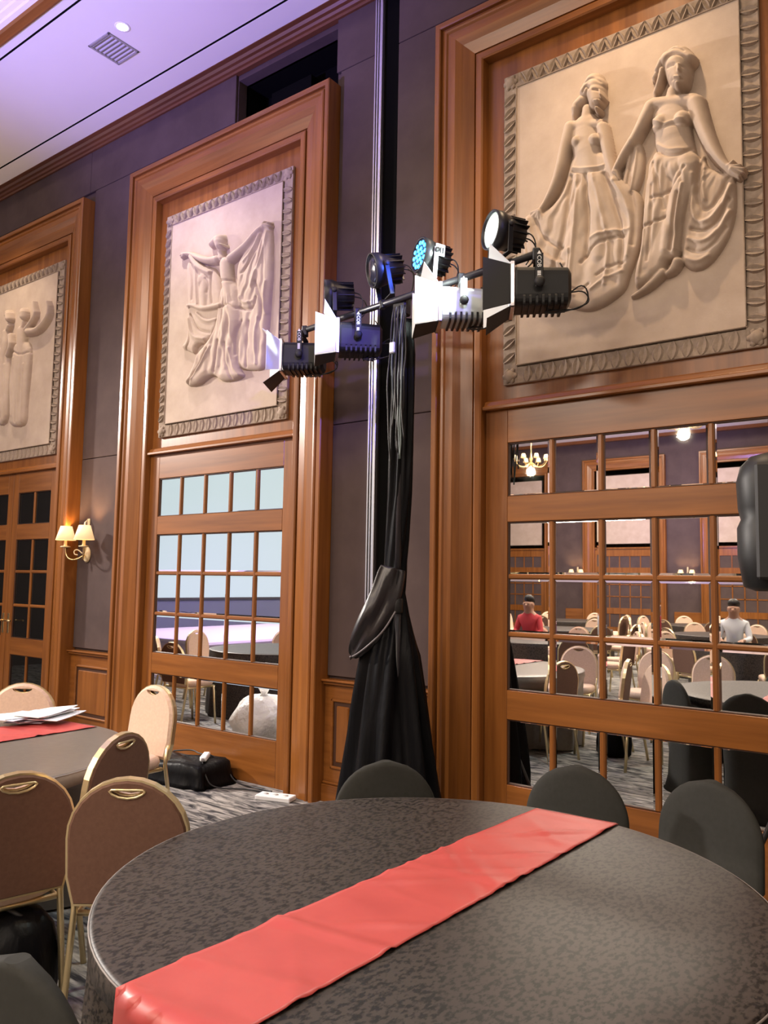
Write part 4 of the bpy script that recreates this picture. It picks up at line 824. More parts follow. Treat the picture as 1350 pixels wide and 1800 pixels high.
def leaf_mesh(L, W, T):
    """a carved border leaf along +z from 0 to L: two lobes with a sunk midrib"""
    mb = MB()
    n = 6
    rows = []
    for i in range(n + 1):
        t = i / n
        hw = W * 0.5 * math.sin(math.pi * (0.12 + 0.86 * t)) ** 0.8
        z = L * t
        hh = T * (0.55 + 0.45 * math.sin(math.pi * t))
        rows.append([(-hw, 0.002, z), (-hw * 0.62, -hh, z + 0.05 * L), (0, -hh * 0.35, z - 0.04 * L), (hw * 0.62, -hh, z + 0.05 * L), (hw, 0.002, z)])
    vs = [p for r in rows for p in r]
    fs = [(i * 5 + j, i * 5 + j + 1, (i + 1) * 5 + j + 1, (i + 1) * 5 + j) for i in range(n) for j in range(4)]
    mb.add(vs, fs, False)
    me = bpy.data.meshes.new('border_leaf')
    me.from_pydata(mb.v, [], mb.f)
    me.materials.append(M['stone_dark'])
    me.update()
    return me


LEAF_S = leaf_mesh(0.098, 0.058, 0.020)
LEAF_T = leaf_mesh(0.100, 0.044, 0.020)
LEAF_B = leaf_mesh(0.100, 0.070, 0.011)


def relief(cx, label, figs, nside, ntop, cell, hw=0.82):
    root = empty('relief_panel', (0, 0, 0))
    tag(root, label, 'relief')
    x0, x1, z0, z1 = cx - hw, cx + hw, 2.901, 5.023
    ys = 4.535
    MB().box(x0 + 0.095, x1 - 0.095, ys, 4.575, z0 + 0.115, z1 - 0.105, 0.004).build('slab', 'stone', root)
    bd = MB()
    for (a, b, c, d) in ((x0, x0 + 0.105, z0, z1), (x1 - 0.105, x1, z0, z1), (x0 + 0.1, x1 - 0.1, z0, z0 + 0.11), (x0 + 0.1, x1 - 0.1, z1 - 0.11, z1)):
        bd.box(a, b, 4.546, 4.575, c, d, 0.004)
    bd.build('border_bed', 'stone_dark', root)
    bl = MB()
    q0, q1, r0, r1 = x0 + 0.103, x1 - 0.103, z0 + 0.122, z1 - 0.112
    for (a, b, c, d) in ((q0 - 0.008, q0, r0, r1), (q1, q1 + 0.008, r0, r1), (q0, q1, r0 - 0.008, r0), (q0, q1, r1, r1 + 0.008)):
        bl.box(a, b, 4.527, 4.575, c, d, 0.003)
    bl.build('inner_bead', 'stone_dark', root)
    for i in range(nside):
        z = z0 + 0.13 + (z1 - z0 - 0.26) * (i + 0.5) / nside
        for s in (-1, 1):
            o = link('border_leaf', LEAF_S, root)
            o.location = ((x0 + 0.004) if s < 0 else (x1 - 0.004), 4.546, z - 0.028)
            o.rotation_euler = (0, math.radians(58 if s < 0 else -80), 0)
    for i in range(ntop):
        x = x0 + 0.13 + (x1 - x0 - 0.26) * (i + 0.5) / ntop
        for s in (-1, 1):
            o = link('border_leaf', LEAF_T, root)
            o.location = (x, 4.546, z1 - 0.106)
            o.rotation_euler = (0, math.radians(24 * s), 0)
        o = link('border_leaf', LEAF_B, root)
        o.location = (x, 4.546, z0 + 0.006)
        o.rotation_euler = (0, math.radians(8), 0)
    for (x, z) in ((x0 + 0.05, z0 + 0.055), (x1 - 0.05, z0 + 0.055), (x0 + 0.05, z1 - 0.055), (x1 - 0.05, z1 - 0.055)):
        ro = MB().ball((x, 4.544, z), (0.042, 0.022, 0.042), 10)
        for q in range(6):
            a = q * math.pi / 3
            ro.ball((x + 0.036 * math.cos(a), 4.545, z + 0.036 * math.sin(a)), (0.02, 0.015, 0.02), 6)
        ro.build('corner_rosette', 'stone_dark', root)
    for f in figs:
        carve('carved_figure', FIG[f], ys, cell, root)
    return root


relief(BAYS[0], 'large beige stone relief of two dancing women holding out their skirts', ('a1', 'a2'), 20, 16, 0.0036, 0.795)
relief(BAYS[1], 'pale stone relief of a dancer with raised arm and billowing veil', ('b1', 'b2'), 20, 16, 0.005)
relief(BAYS[2], 'pale stone relief of dancers with raised arms, cut by the left edge', ('c1', 'c2'), 20, 16, 0.006)
for k, cx in enumerate(OPPX):
    r_ = empty('relief_panel')
    tag(r_, 'pale stone relief across the hall, %s mirrored in the door panes' % ('rightmost', 'middle one', 'leftmost')[k], 'relief', 'reliefs across the hall')
    c = MB().box(cx - 0.82, cx + 0.82, 4.535, 4.575, 2.901, 5.023).build('slab', 'stone', r_)
    c.scale = (1, -1, 1); c.location = (0, ODY, 0)

# ------------------------------------------------------------------ furniture


def arch(w, z0, zs, zt, n=14):
    """outline of a round-topped chair back"""
    h = w / 2
    p = [(-h * 0.90, z0), (h * 0.90, z0), (h, z0 + 0.10), (h, zs)]
    p += [(h * math.cos(math.pi * i / n), zs + (zt - zs) * math.sin(math.pi * i / n)) for i in range(1, n)]
    p += [(-h, zs), (-h, z0 + 0.10)]
    return p


def make_banquet_chair():
    root = empty('banquet_chair')
    tilt = Matrix.Translation((0, -0.19, 0.46)) @ Matrix.Rotation(math.radians(7), 4, 'X') @ Matrix.Translation((0, 0.0, -0.46))
    out = arch(0.43, 0.462, 0.70, 0.915)
    slot = [(0.062 * math.cos(2 * math.pi * i / 12), 0.862 + 0.015 * math.sin(2 * math.pi * i / 12) + 0.010 * (math.cos(2 * math.pi * i / 12) ** 2)) for i in range(12)]
    mb = MB()
    holed_plate(mb, [(p[0] * 0.97, 0.70 + (p[1] - 0.70) * 0.975) for p in out], slot, 0.030, -0.002, 0.018)
    o = mb.build('backrest', 'chair_front', root); o.matrix_local = tilt
    mb = MB()
    holed_plate(mb, [(p[0] * 0.975, 0.70 + (p[1] - 0.70) * 0.98) for p in out], slot, -0.004, -0.022, 0.010)
    o = mb.build('back_panel', 'chair_back', root); o.matrix_local = tilt
    mb = MB()
    n = len(out)
    pts = [(p[0], 0.004, p[1]) for p in out]
    rings_in = [(p[0] * 0.955, p[1]) for p in out]
    vs = []
    for i, p in enumerate(out):
        q = (p[0] * 0.966, 0.70 + (p[1] - 0.70) * 0.966)
        vs += [(p[0], -0.016, p[1]), (p[0], 0.012, p[1]), (q[0], 0.012, q[1]), (q[0], -0.016, q[1])]
    fs = []
    for i in range(n):
        j = (i + 1) % n
        for k in range(4):
            fs.append((i * 4 + k, j * 4 + k, j * 4 + (k + 1) % 4, i * 4 + (k + 1) % 4))
    mb.add(vs, fs)
    o = mb.build('back_frame', 'gold', root); o.matrix_local = tilt
    mb = MB().tube([(p[0], 0.004, p[1]) for p in slot], 0.006, 6, True)
    mb.tube([(p[0], -0.022, p[1]) for p in slot], 0.005, 6, True)
    o = mb.build('handle_rim', 'gold', root); o.matrix_local = tilt
    rings = []
    for (z, k) in ((0.425, 0.90), (0.435, 0.97), (0.462, 1.0), (0.485, 0.97), (0.496, 0.86), (0.500, 0.55)):
        r = []
        for i in range(24):
            a = 2 * math.pi * i / 24
            c, s = math.cos(a), math.sin(a)
            e = 0.55
            r.append((0.215 * k * math.copysign(abs(c) ** e, c), 0.03 + 0.21 * k * math.copysign(abs(s) ** e, s), z))
        rings.append(r)
    MB().loft(rings).build('seat', 'chair_front', root)
    MB().tube([(-0.19, -0.15, 0.415), (0.19, -0.15, 0.415), (0.19, 0.21, 0.415), (-0.19, 0.21, 0.415)], 0.012, 6, True).build('seat_frame', 'gold', root)
    for s in (-1, 1):
        MB().tube([(s * 0.19, 0.20, 0.42), (s * 0.20, 0.235, 0.0)], 0.0125, 6).build('leg', 'gold', root)
        MB().tube([(s * 0.197, -0.185, 0.56), (s * 0.195, -0.17, 0.44), (s * 0.20, -0.25, 0.0)], 0.0125, 6).build('leg', 'gold', root)
    return root


def make_covered_chair():
    root = empty('covered_chair')
    rings = []

    def ring(hw, cy, hd, z, e=0.5):
        r = []
        for i in range(32):
            a = 2 * math.pi * (i + 0.5) / 32
            c, s = math.cos(a), math.sin(a)
            r.append((hw * math.copysign(abs(c) ** e, c), cy + hd * math.copysign(abs(s) ** e, s), z))
        return r
    rings.append(ring(0.235, 0.0, 0.255, 0.0, 0.42))
    rings.append(ring(0.215, 0.0, 0.235, 0.12, 0.5))
    rings.append(ring(0.208, 0.0, 0.225, 0.30, 0.5))
    rings.append(ring(0.218, 0.0, 0.225, 0.44, 0.5))
    rings.append(ring(0.215, -0.003, 0.220, 0.485, 0.5))
    rings.append(ring(0.214, -0.09, 0.135, 0.500, 0.6))
    rings.append(ring(0.214, -0.205, 0.042, 0.530, 0.8))
    zs, zt = 0.665, 0.875
    rings.append(ring(0.212, -0.215, 0.038, zs, 0.8))
    for i in range(1, 11):
        t = i / 10
        rings.append(ring(max(0.212 * math.sqrt(max(0, 1 - t * t)), 0.02), -0.215 - 0.02 * t, 0.036 * (1 - 0.35 * t), zs + (zt - zs) * t, 0.8))
    MB().loft(rings).build('stretch_cover', 'spandex', root)
    f = MB()
    for sx in (-1, 1):
        for sy in (-1, 1):
            f.ball((sx * 0.205, sy * 0.222, 0.012), (0.026, 0.026, 0.012), 8)
    f.build('foot_pocket', 'spandex', root)
    return root


CH0 = make_banquet_chair()
CV0 = make_covered_chair()
used = {'b': False, 'c': False}
SEATS = []


def chair(kind, x, y, face, label, group=None):
    """face = direction in degrees the sitter looks (0 = +x); the chair's forward is local +y"""
    src = CH0 if kind == 'b' else CV0
    o = src if not used[kind] else copy_tree(src)
    used[kind] = True
    SEATS.append((x, y))
    o.location = (x, y, 0)
    o.rotation_euler = (0, 0, math.radians(face - 90))
    for k in ('group', 'label', 'category'):
        if k in o:
            del o[k]
    tag(o, label, 'chair', group)
    return o


def at_top(kind, tx, ty, face, label, group=None, back=0.235):
    """place a chair by the spot under the top of its back"""
    a = math.radians(face)
    return chair(kind, tx + math.cos(a) * back, ty + math.sin(a) * back, face, label, group)


BG = 'cream banquet chairs of the hall'
KG = 'charcoal covered chairs of the round table'
at_top('b', -2.79, 1.545, 168, 'brown-backed gold-rimmed banquet chair cut by the left edge, nearest of the three', BG)
at_top('b', -3.15, 2.225, 197, 'brown-backed gold-rimmed banquet chair whose back stands highest, against the pale tabletop', BG)
at_top('b', -2.43, 1.76, 128, 'brown-backed gold-rimmed banquet chair touching the left rim of the near round table', BG)
at_top('b', -4.37, 3.335, 272, 'pink-cream banquet chair in front of the middle door, seen from its front and side', BG)
at_top('b', -5.06, 2.813, 314, 'pink-cream banquet chair behind the papers, its rounded top against the dark door', BG)
chair('b', -3.75, 0.58, 78, 'cream banquet chair on the near side of the left table, seen only in the mirrors', BG)
chair('b', -2.98, 0.50, 102, 'cream banquet chair standing free beside the near table, seen only in the mirrors', BG)
chair('b', -2.30, 0.62, 88, 'cream banquet chair closest to the photographer, seen only in the mirrors', BG)
TC = (-1.285, 1.954)


def toward(x, y, c=TC):
    return math.degrees(math.atan2(c[1] - y, c[0] - x))


at_top('c', -1.36, 3.13, 275, 'charcoal covered chair behind the far end of the red runner', KG)
at_top('c', -0.868, 3.235, 254, 'charcoal covered chair at the right edge, below the black loudspeaker', KG)
at_top('c', -2.0, 2.685, toward(-2.0, 2.685), 'charcoal covered chair in front of the black drape', KG)
at_top('c', -1.515, 0.86, 96, 'charcoal covered chair in the bottom left corner, nearest the camera', KG)
at_top('c', -0.10, 2.35, toward(-0.10, 2.35), 'charcoal covered chair right of the near table, outside the view', KG)
at_top('c', -0.15, 1.45, toward(-0.15, 1.45), 'charcoal covered chair right of the near table, nearer than its neighbour', KG)


def make_table(x, y, R, seed, label, cloth_label, m='cloth'):
    t = empty('round_table', (x, y, 0))
    tag(t, label, 'table', 'round banquet tables')
    MB().lathe([(0.0, 0.725), (R - 0.02, 0.725), (R - 0.01, 0.735), (R - 0.01, 0.750), (R - 0.02, 0.754), (0.0, 0.754)], 48).build('tabletop', 'wood_h', t)
    for k in range(4):
        a = math.pi / 4 + k * math.pi / 2
        MB().tube([(0.45 * math.cos(a), 0.45 * math.sin(a), 0.725), (0.50 * math.cos(a), 0.50 * math.sin(a), 0.0)], 0.016, 6).build('leg', 'black_metal', t)
    rnd = random.Random(seed)
    ph = [rnd.uniform(0, 6.28) for _ in range(4)]
    n = 144
    vs = [(0, 0, 0.760)]
    rows = [(R * 0.4, 0.760, 0), (R * 0.8, 0.760, 0), (R - 0.012, 0.760, 0), (R - 0.003, 0.758, 0), (R + 0.001, 0.752, 0), (R + 0.003, 0.70, 0.12), (R + 0.006, 0.55, 0.4), (R + 0.010, 0.35, 0.7), (R + 0.014, 0.15, 0.95), (R + 0.018, 0.012, 1.0)]
    for (r, z, k) in rows:
        for j in range(n):
            a = 2 * math.pi * j / n
            w = 0.020 * math.sin(13 * a + ph[0]) + 0.014 * math.sin(21 * a + ph[1]) + 0.010 * math.sin(7 * a + ph[2])
            rr = r + k * (w + 0.006)
            if z < 0.69:                                  # cloth pushed in by the seats that stand against it
                for (qx, qy) in SEATS:
                    dd = math.hypot(qx - x, qy - y)
                    if dd < R + 0.30:
                        da = abs((a - math.atan2(qy - y, qx - x) + math.pi) % (2 * math.pi) - math.pi)
                        hw_ = math.asin(min(0.27 / dd, 1))
                        wt = min(1, max(0, 1.6 - da / hw_))
                        wt = wt * wt * (3 - 2 * wt) * min(1, (0.70 - z) / 0.15)
                        rr = min(rr, rr + (min(rr, dd - 0.27) - rr) * wt)
            vs.append((rr * math.cos(a), rr * math.sin(a), z))
    fs = [(0, 1 + j, 1 + (j + 1) % n) for j in range(n)]
    for i in range(len(rows) - 1):
        for j in range(n):
            fs.append((1 + i * n + j, 1 + (i + 1) * n + j, 1 + (i + 1) * n + (j + 1) % n, 1 + i * n + (j + 1) % n))
    mb = MB().add(vs, fs, True)
    c = empty('tablecloth', (x, y, 0))
    tag(c, cloth_label, 'tablecloth', 'cloths of the round tables')
    mb.build('cloth', m, c)
    hem = MB().tube([((R + 0.001) * math.cos(2 * math.pi * j / 96), (R + 0.001) * math.sin(2 * math.pi * j / 96), 0.7545) for j in range(96)], 0.0028, 5, True)
    hem.build('edge_seam', 'cloth_edge', c)
    return t


M['cloth_edge'] = mat('pale_cloth_edge', (0.20, 0.175, 0.16), 0.6)  # paler line round the table edge
make_table(TC[0], TC[1], 0.911, 1, 'round table under the black cloth in the foreground', 'dark patterned tablecloth on the near round table, under the long red runner')
make_table(-4.10, 1.82, 0.911, 2, 'round table under the cloth at the left edge', 'dark tablecloth greyed to carry its grazing sheen, on the round table at the left edge, under the papers', 'cloth_sheened')


def runner(label, c, R, L0, L1, seed, drop0=0.30, drop1=0.0, far=None):
    """satin runner along the line L0->L1 over the table c; each L = (left point, right point); hangs over the rim where drop > 0"""
    rnd = random.Random(seed)
    nu, nv = 26, 110
    vs = []
    a0, b0 = Vector((*L0[0], 0)), Vector((*L0[1], 0))
    a1, b1 = Vector((*L1[0], 0)), Vector((*L1[1], 0))
    cr = [(rnd.uniform(0, 1), rnd.uniform(-0.5, 0.5), rnd.uniform(0.005, 0.012), rnd.uniform(0.004, 0.011)) for _ in range(16)]
    for i in range(nv + 1):
        t = i / nv
        for j in range(nu + 1):
            s = j / nu
            p = a0.lerp(b0, s).lerp(a1.lerp(b1, s), t)
            h = 0.0
            for (u0, sl, wd, am) in cr:
                d = t - (u0 + sl * (s - 0.5) * 0.35)
                h += am * 0.55 * math.exp(-(d / wd) ** 2) * (0.4 + 0.6 * math.sin(3.0 * s + 7 * u0) ** 2)
            for (u0, amp) in ((0.36, 0.010), (0.62, 0.006), (0.15, 0.006)):          # sharp ironed creases across
                d = t - u0
                h += amp * max(0, 1 - abs(d) / 0.012)
            h += 0.0015 * math.sin(9 * t * 6.28 + 4 * s)
            z = 0.764 + max(h, 0)
            if i == 0 or i == nv:
                z = 0.763
            edge = Vector((p.x - c[0], p.y - c[1], 0))
            r = edge.length
            if r > R - 0.004:
                q = edge.normalized() * (R + 0.010 + 0.006 * math.sin(5 * s + 3 * (r - R)))
                p = Vector((c[0] + q.x, c[1] + q.y, 0))
                z = 0.764 - (r - R + 0.004)
                p += edge.normalized() * 0.10 * (r - R)
            vs.append((p.x, p.y, z))
    w = nu + 1
    fs = [(i * w + j, i * w + j + 1, (i + 1) * w + j + 1, (i + 1) * w + j) for i in range(nv) for j in range(nu)]
    o = MB().add(vs, fs, True).build('table_runner', 'satin')
    sd = o.modifiers.new('cloth_thickness', 'SOLIDIFY')
    sd.thickness = 0.0016
    sd.offset = 1
    tag(o, label, 'runner', 'coral red table runners')
    return o


runner('coral red satin runner creased across the near round table', TC, 0.911, ((-1.478, 0.74), (-1.150, 0.80)), ((-1.394, 2.832), (-1.083, 2.843)), 3)
runner('coral red satin runner under the papers on the left table', (-4.10, 1.82), 0.911, ((-4.335, 0.80), (-3.975, 0.80)), ((-4.435, 2.68), (-4.055, 2.70)), 5)

# added black heap filling in for the shade under the nearest chair
bk = empty('shade_heap', (-2.90, 1.62, 0))
tag(bk, 'added black heap for the shade under the chair cut by the left edge', 'bag')
rings = []
for (z, k) in ((0.0, .80), (.03, .97), (.12, 1.0), (.24, .95), (.33, .80), (.38, .55), (.395, .2)):
    rings.append([(.165 * k * (1 + .07 * math.sin(5 * a + 9 * z) + .04 * math.sin(9 * a)) * math.cos(a), .165 * k * (1 + .06 * math.sin(4 * a - 7 * z)) * math.sin(a), z) for a in [2 * math.pi * j / 32 for j in range(32)]])
MB().loft(rings).build('heap_body', 'drape', bk)
MB().tube(smooth_line([(-.07, 0, .375), (-.05, -.03, .40), (.05, -.03, .40), (.07, 0, .375)], 2), .008, 6).build('heap_loop', 'black', bk)

# papers on the left table
rnd = random.Random(11)
for i in range(9):
    p = empty('paper_stack_sheet', (-4.50 + rnd.uniform(-0.06, 0.10) + 0.012 * i, 2.56 + rnd.uniform(-0.10, 0.07), 0.775 + 0.0055 * i), rnd.uniform(-0.5, 0.5) + 0.3)
    p.name = 'booklet'
    tag(p, '%s booklet, %s, in the heap of papers on the left table' % ('bluish' if i in (0, 2, 3, 5) else 'white', ('lowest of all', 'second from the bottom', 'third from the bottom', 'fourth from the bottom', 'in the very middle', 'fourth from the top', 'third from the top', 'just under the top one', 'topmost with a lifted corner')[i]), 'booklet', 'papers on the left table')
    mb = MB()
    n = 8
    lift = rnd.uniform(0.0, 0.02) if i < 8 else 0.03
    top = [(-0.105 + 0.21 * a / 2, -0.148 + 0.296 * b / n, 0.004 + lift * (b / n) ** 2 * (a / 2)) for b in range(n + 1) for a in range(3)]
    bot = [(q[0], q[1], q[2] - 0.0035) for q in top]
    k = len(top)
    fs = [(b * 3 + a, b * 3 + a + 1, b * 3 + a + 4, b * 3 + a + 3) for b in range(n) for a in range(2)]
    fs += [tuple(k + v for v in reversed(f)) for f in fs]
    rim = [b * 3 for b in range(n + 1)] + [n * 3 + 1] + [b * 3 + 2 for b in reversed(range(n + 1))] + [1]
    fs += [(rim[a], rim[(a + 1) % len(rim)], k + rim[(a + 1) % len(rim)], k + rim[a]) for a in range(len(rim))]
    mb.add(top + bot, fs)
    mb.build('page', 'paper_blue' if i in (0, 2, 3, 5) else 'paper', p)

# ------------------------------------------------------------------ lighting stand with its T-bar and drape
KS = 1.187


def far(p):
    return (p[0] * KS, p[1] * KS, 1.606 + (p[2] - 1.606) * KS)


SX, SY = -2.405 * KS, 3.305 * KS
BL, BR = Vector(far((-3.181, 3.379, 3.083))), Vector(far((-1.535, 3.153, 3.083)))
ZB = BL.z
bd = (BR - BL).normalized()
st = empty('lighting_stand', (SX, SY, 0))
tag(st, 'black T-bar lighting stand carrying two rows of lamps', 'light stand')


def loc(o, p):
    return tuple(Vector(p) - Vector(o.location))


MB().tube([(0, 0, 0.35), (0, 0, 1.5)], 0.024, 12).tube([(0, 0, 1.45), (0, 0, ZB - .02)], 0.019, 12).build('mast', 'bar_metal', st)
MB().lathe([(0.03, 1.42), (0.034, 1.43), (0.034, 1.50), (0.03, 1.51)], 14).build('collar', 'black_metal', st)
MB().tube([loc(st, BL), loc(st, BR)], 0.021, 12).build('cross_bar', 'bar_metal', st)
MB().box(-0.05, 0.05, -0.035, 0.035, ZB - .10, ZB + .03, 0.01).build('bar_bracket', 'black_metal', st)
for k in range(3):
    a = math.radians(20 + 120 * k)
    MB().tube([(0.02 * math.cos(a), 0.02 * math.sin(a), 0.62), (0.42 * math.cos(a), 0.42 * math.sin(a), 0.02)], 0.014, 8).build('leg', 'bar_metal', st)

# drape wound round the stand
dr = empty('black_drape', (SX, SY, 0))
tag(dr, 'black satin drape hanging and knotted round the lighting stand', 'drape')


def drape_rings(rows, folds, seed, n=96):
    rg = random.Random(seed)
    ph = [rg.uniform(0, 6.28) for _ in range(5)]
    rings = []
    for (z, cx, cy, hw, amp, tw) in rows:
        (cx, cy, z), hw = far((cx, cy, z)), hw * KS
        z = max(z, 0.06)
        r = []
        for j in range(n):
            a = 2 * math.pi * j / n
            b = a + tw
            w = math.sin(folds * b + ph[0]) * 0.55 + math.sin((folds * 2 - 3) * b + ph[1]) * 0.28 + math.sin((folds // 2 + 1) * b + ph[2]) * 0.35
            w += 0.25 * math.sin((folds + 4) * b + 5 * z + ph[3])
            q = hw * (1 + amp * w)
            r.append((cx - SX + q * math.cos(a) * 1.0, cy - SY + q * math.sin(a) * 0.8, z))
        rings.append(r)
    return rings


def interp_rows(rows, per=6):
    out = []
    for a, b in zip(rows[:-1], rows[1:]):
        for k in range(per):
            t = k / per
            out.append(tuple(u + (v - u) * t for u, v in zip(a, b)))
    return out + [rows[-1]]


up = interp_rows([(2.98, -2.398, 3.318, 0.050, 0.12, 0), (2.80, -2.402, 3.325, 0.062, 0.22, 0.1), (2.40, -2.415, 3.335, 0.064, 0.22, 0.2), (2.066, -2.428, 3.34, 0.066, 0.16, 0.3), (1.827, -2.440, 3.345, 0.062, 0.14, 0.6), (1.66, -2.452, 3.35, 0.058, 0.16, 1.0), (1.55, -2.462, 3.35, 0.056, 0.20, 1.4), (1.40, -2.47, 3.35, 0.075, 0.22, 1.8)])
MB().loft(drape_rings(up, 7, 4)).build('upper_fall', 'drape', dr)
lo = interp_rows([(1.56, -2.455, 3.355, 0.050, 0.14, 0), (1.44, -2.470, 3.36, 0.085, 0.16, 0.1), (1.228, -2.485, 3.37, 0.150, 0.18, 0.2), (0.93, -2.495, 3.38, 0.195, 0.20, 0.25), (0.69, -2.495, 3.385, 0.236, 0.19, 0.3), (0.50, -2.49, 3.39, 0.262, 0.18, 0.3), (0.36, -2.49, 3.39, 0.270, 0.18, 0.3)])
MB().loft(drape_rings(lo, 9, 9), cap=False).build('skirt', 'drape', dr)
# the swag that crosses the mast at the knot
sw = []
A = [Vector(far(p)) for p in ((-2.425, 3.29, 1.68), (-2.455, 3.265, 1.52), (-2.52, 3.235, 1.38), (-2.60, 3.24, 1.275), (-2.655, 3.27, 1.225))]
n = 24
cl = [tuple(p) for p in A]
cl = smooth_line(cl, 2)
rings = []
for i, p in enumerate(cl):
    t = i / (len(cl) - 1)
    wv, wn_ = 0.075 + 0.05 * math.sin(math.pi * t) - 0.065 * t, 0.026
    d = Vector(cl[min(i + 1, len(cl) - 1)]) - Vector(cl[max(i - 1, 0)])
    d.normalize()
    side = d.cross(Vector((0.55, -0.83, 0))).normalized()
    nor = side.cross(d).normalized()
    r = []
    for j in range(n):
        a = 2 * math.pi * j / n
        k = 1 + 0.45 * math.sin(5 * a + 7 * t) + 0.3 * math.sin(9 * a - 11 * t)
        q = Vector(p) + side * (wv * math.cos(a)) + nor * (wn_ * math.sin(a) * k * 1.3)
        r.append((q.x - SX, q.y - SY, q.z))
    rings.append(r)
MB().loft(rings).build('swag', 'drape_sheen', dr)
hem = smooth_line([far(p) for p in ((-2.385, 3.262, 1.46), (-2.43, 3.225, 1.36), (-2.51, 3.205, 1.285), (-2.60, 3.215, 1.23), (-2.665, 3.25, 1.215))], 2)
MB().tube([(p[0] - SX, p[1] - SY, p[2]) for p in hem], 0.006, 6).build('swag_hem', 'drape_hem', dr)
M_ = None

# power and signal leads bunched down the mast
cb = empty('cable_bundle', (SX, SY, 0))
tag(cb, 'bunch of dark leads hanging from the T-bar down the stand', 'cables')
rg = random.Random(21)
for k in range(9):
    x0 = -0.04 + 0.012 * k
    pts = []
    zl = rg.uniform(2.25, 2.65)
    for i in range(9):
        t = i / 8
        z = ZB - .06 - (ZB - .06 - zl) * t
        sp = 0.028 * math.sin(math.pi * t) * (1 if k % 2 else -0.6)
        pts.append((x0 + sp + rg.uniform(-0.006, 0.006) + 0.03, -0.075 - 0.02 * math.sin(math.pi * t) + rg.uniform(-0.006, 0.006), z))
    MB().tube(smooth_line(pts, 1), 0.0055, 6).build('lead', 'cable_grey' if k in (2, 5, 6) else 'cable', cb)
MB().box(-0.012, 0.028, -0.115, -0.085, 3.00, 3.07, 0.006).build('cable_tie', 'alu', cb)


def aim(deg, pitch=0.0):
    """horizontal aim turned deg from image-left towards the camera side"""
    a = math.radians(deg)
    v = Vector((-0.80, -0.60, 0)) * math.cos(a) + Vector((0.60, -0.80, 0)) * math.sin(a)
    v.z = math.sin(math.radians(pitch))
    return v


def bar_point(p):
    p = Vector(p)
    s = (p - BL).dot(bd)
    return BL + bd * s


def rsq(hw, hh, x, e=0.35, n=24):
    return [(x, hw * math.copysign(abs(math.cos(2 * math.pi * (i + .5) / n)) ** e, math.cos(2 * math.pi * (i + .5) / n)), hh * math.copysign(abs(math.sin(2 * math.pi * (i + .5) / n)) ** e, math.sin(2 * math.pi * (i + .5) / n))) for i in range(n)]


def lettering(parent, T, size=0.026):
    """white vertical print on the yoke arm: a pointer, three letters and a rating block"""
    cu = bpy.data.curves.new('lettering', 'FONT')
    cu.body = 'COB'
    cu.size = size
    cu.extrude = 0.0004
    cu.align_x = 'LEFT'
    cu.align_y = 'CENTER'
    cu.materials.append(M['white_print'])
    o = bpy.data.objects.new('lettering', cu)
    COL.objects.link(o)
    bpy.context.view_layer.update()
    me = bpy.data.meshes.new_from_object(o.evaluated_get(bpy.context.evaluated_depsgraph_get()))
    bpy.data.objects.remove(o)
    me.name = 'lettering'
    o = link('lettering', me, parent)
    o.matrix_local = T
    mb = MB()
    mb.add([(-size * .9, 0, 0), (-size * .25, -size * .35, 0), (-size * .25, size * .35, 0), (-size * .9, 0, .0006), (-size * .25, -size * .35, .0006), (-size * .25, size * .35, .0006)], [(0, 2, 1), (3, 4, 5), (0, 1, 4, 3), (1, 2, 5, 4), (2, 0, 3, 5)])
    for k in range(5):
        mb.box(size * 2.75 + k * size * 0.28, size * 2.75 + k * size * 0.28 + size * 0.2, -size * 0.3, size * 0.3, 0, 0.0006)
    r = mb.build('print_block', 'white_print', parent)
    r.matrix_local = T


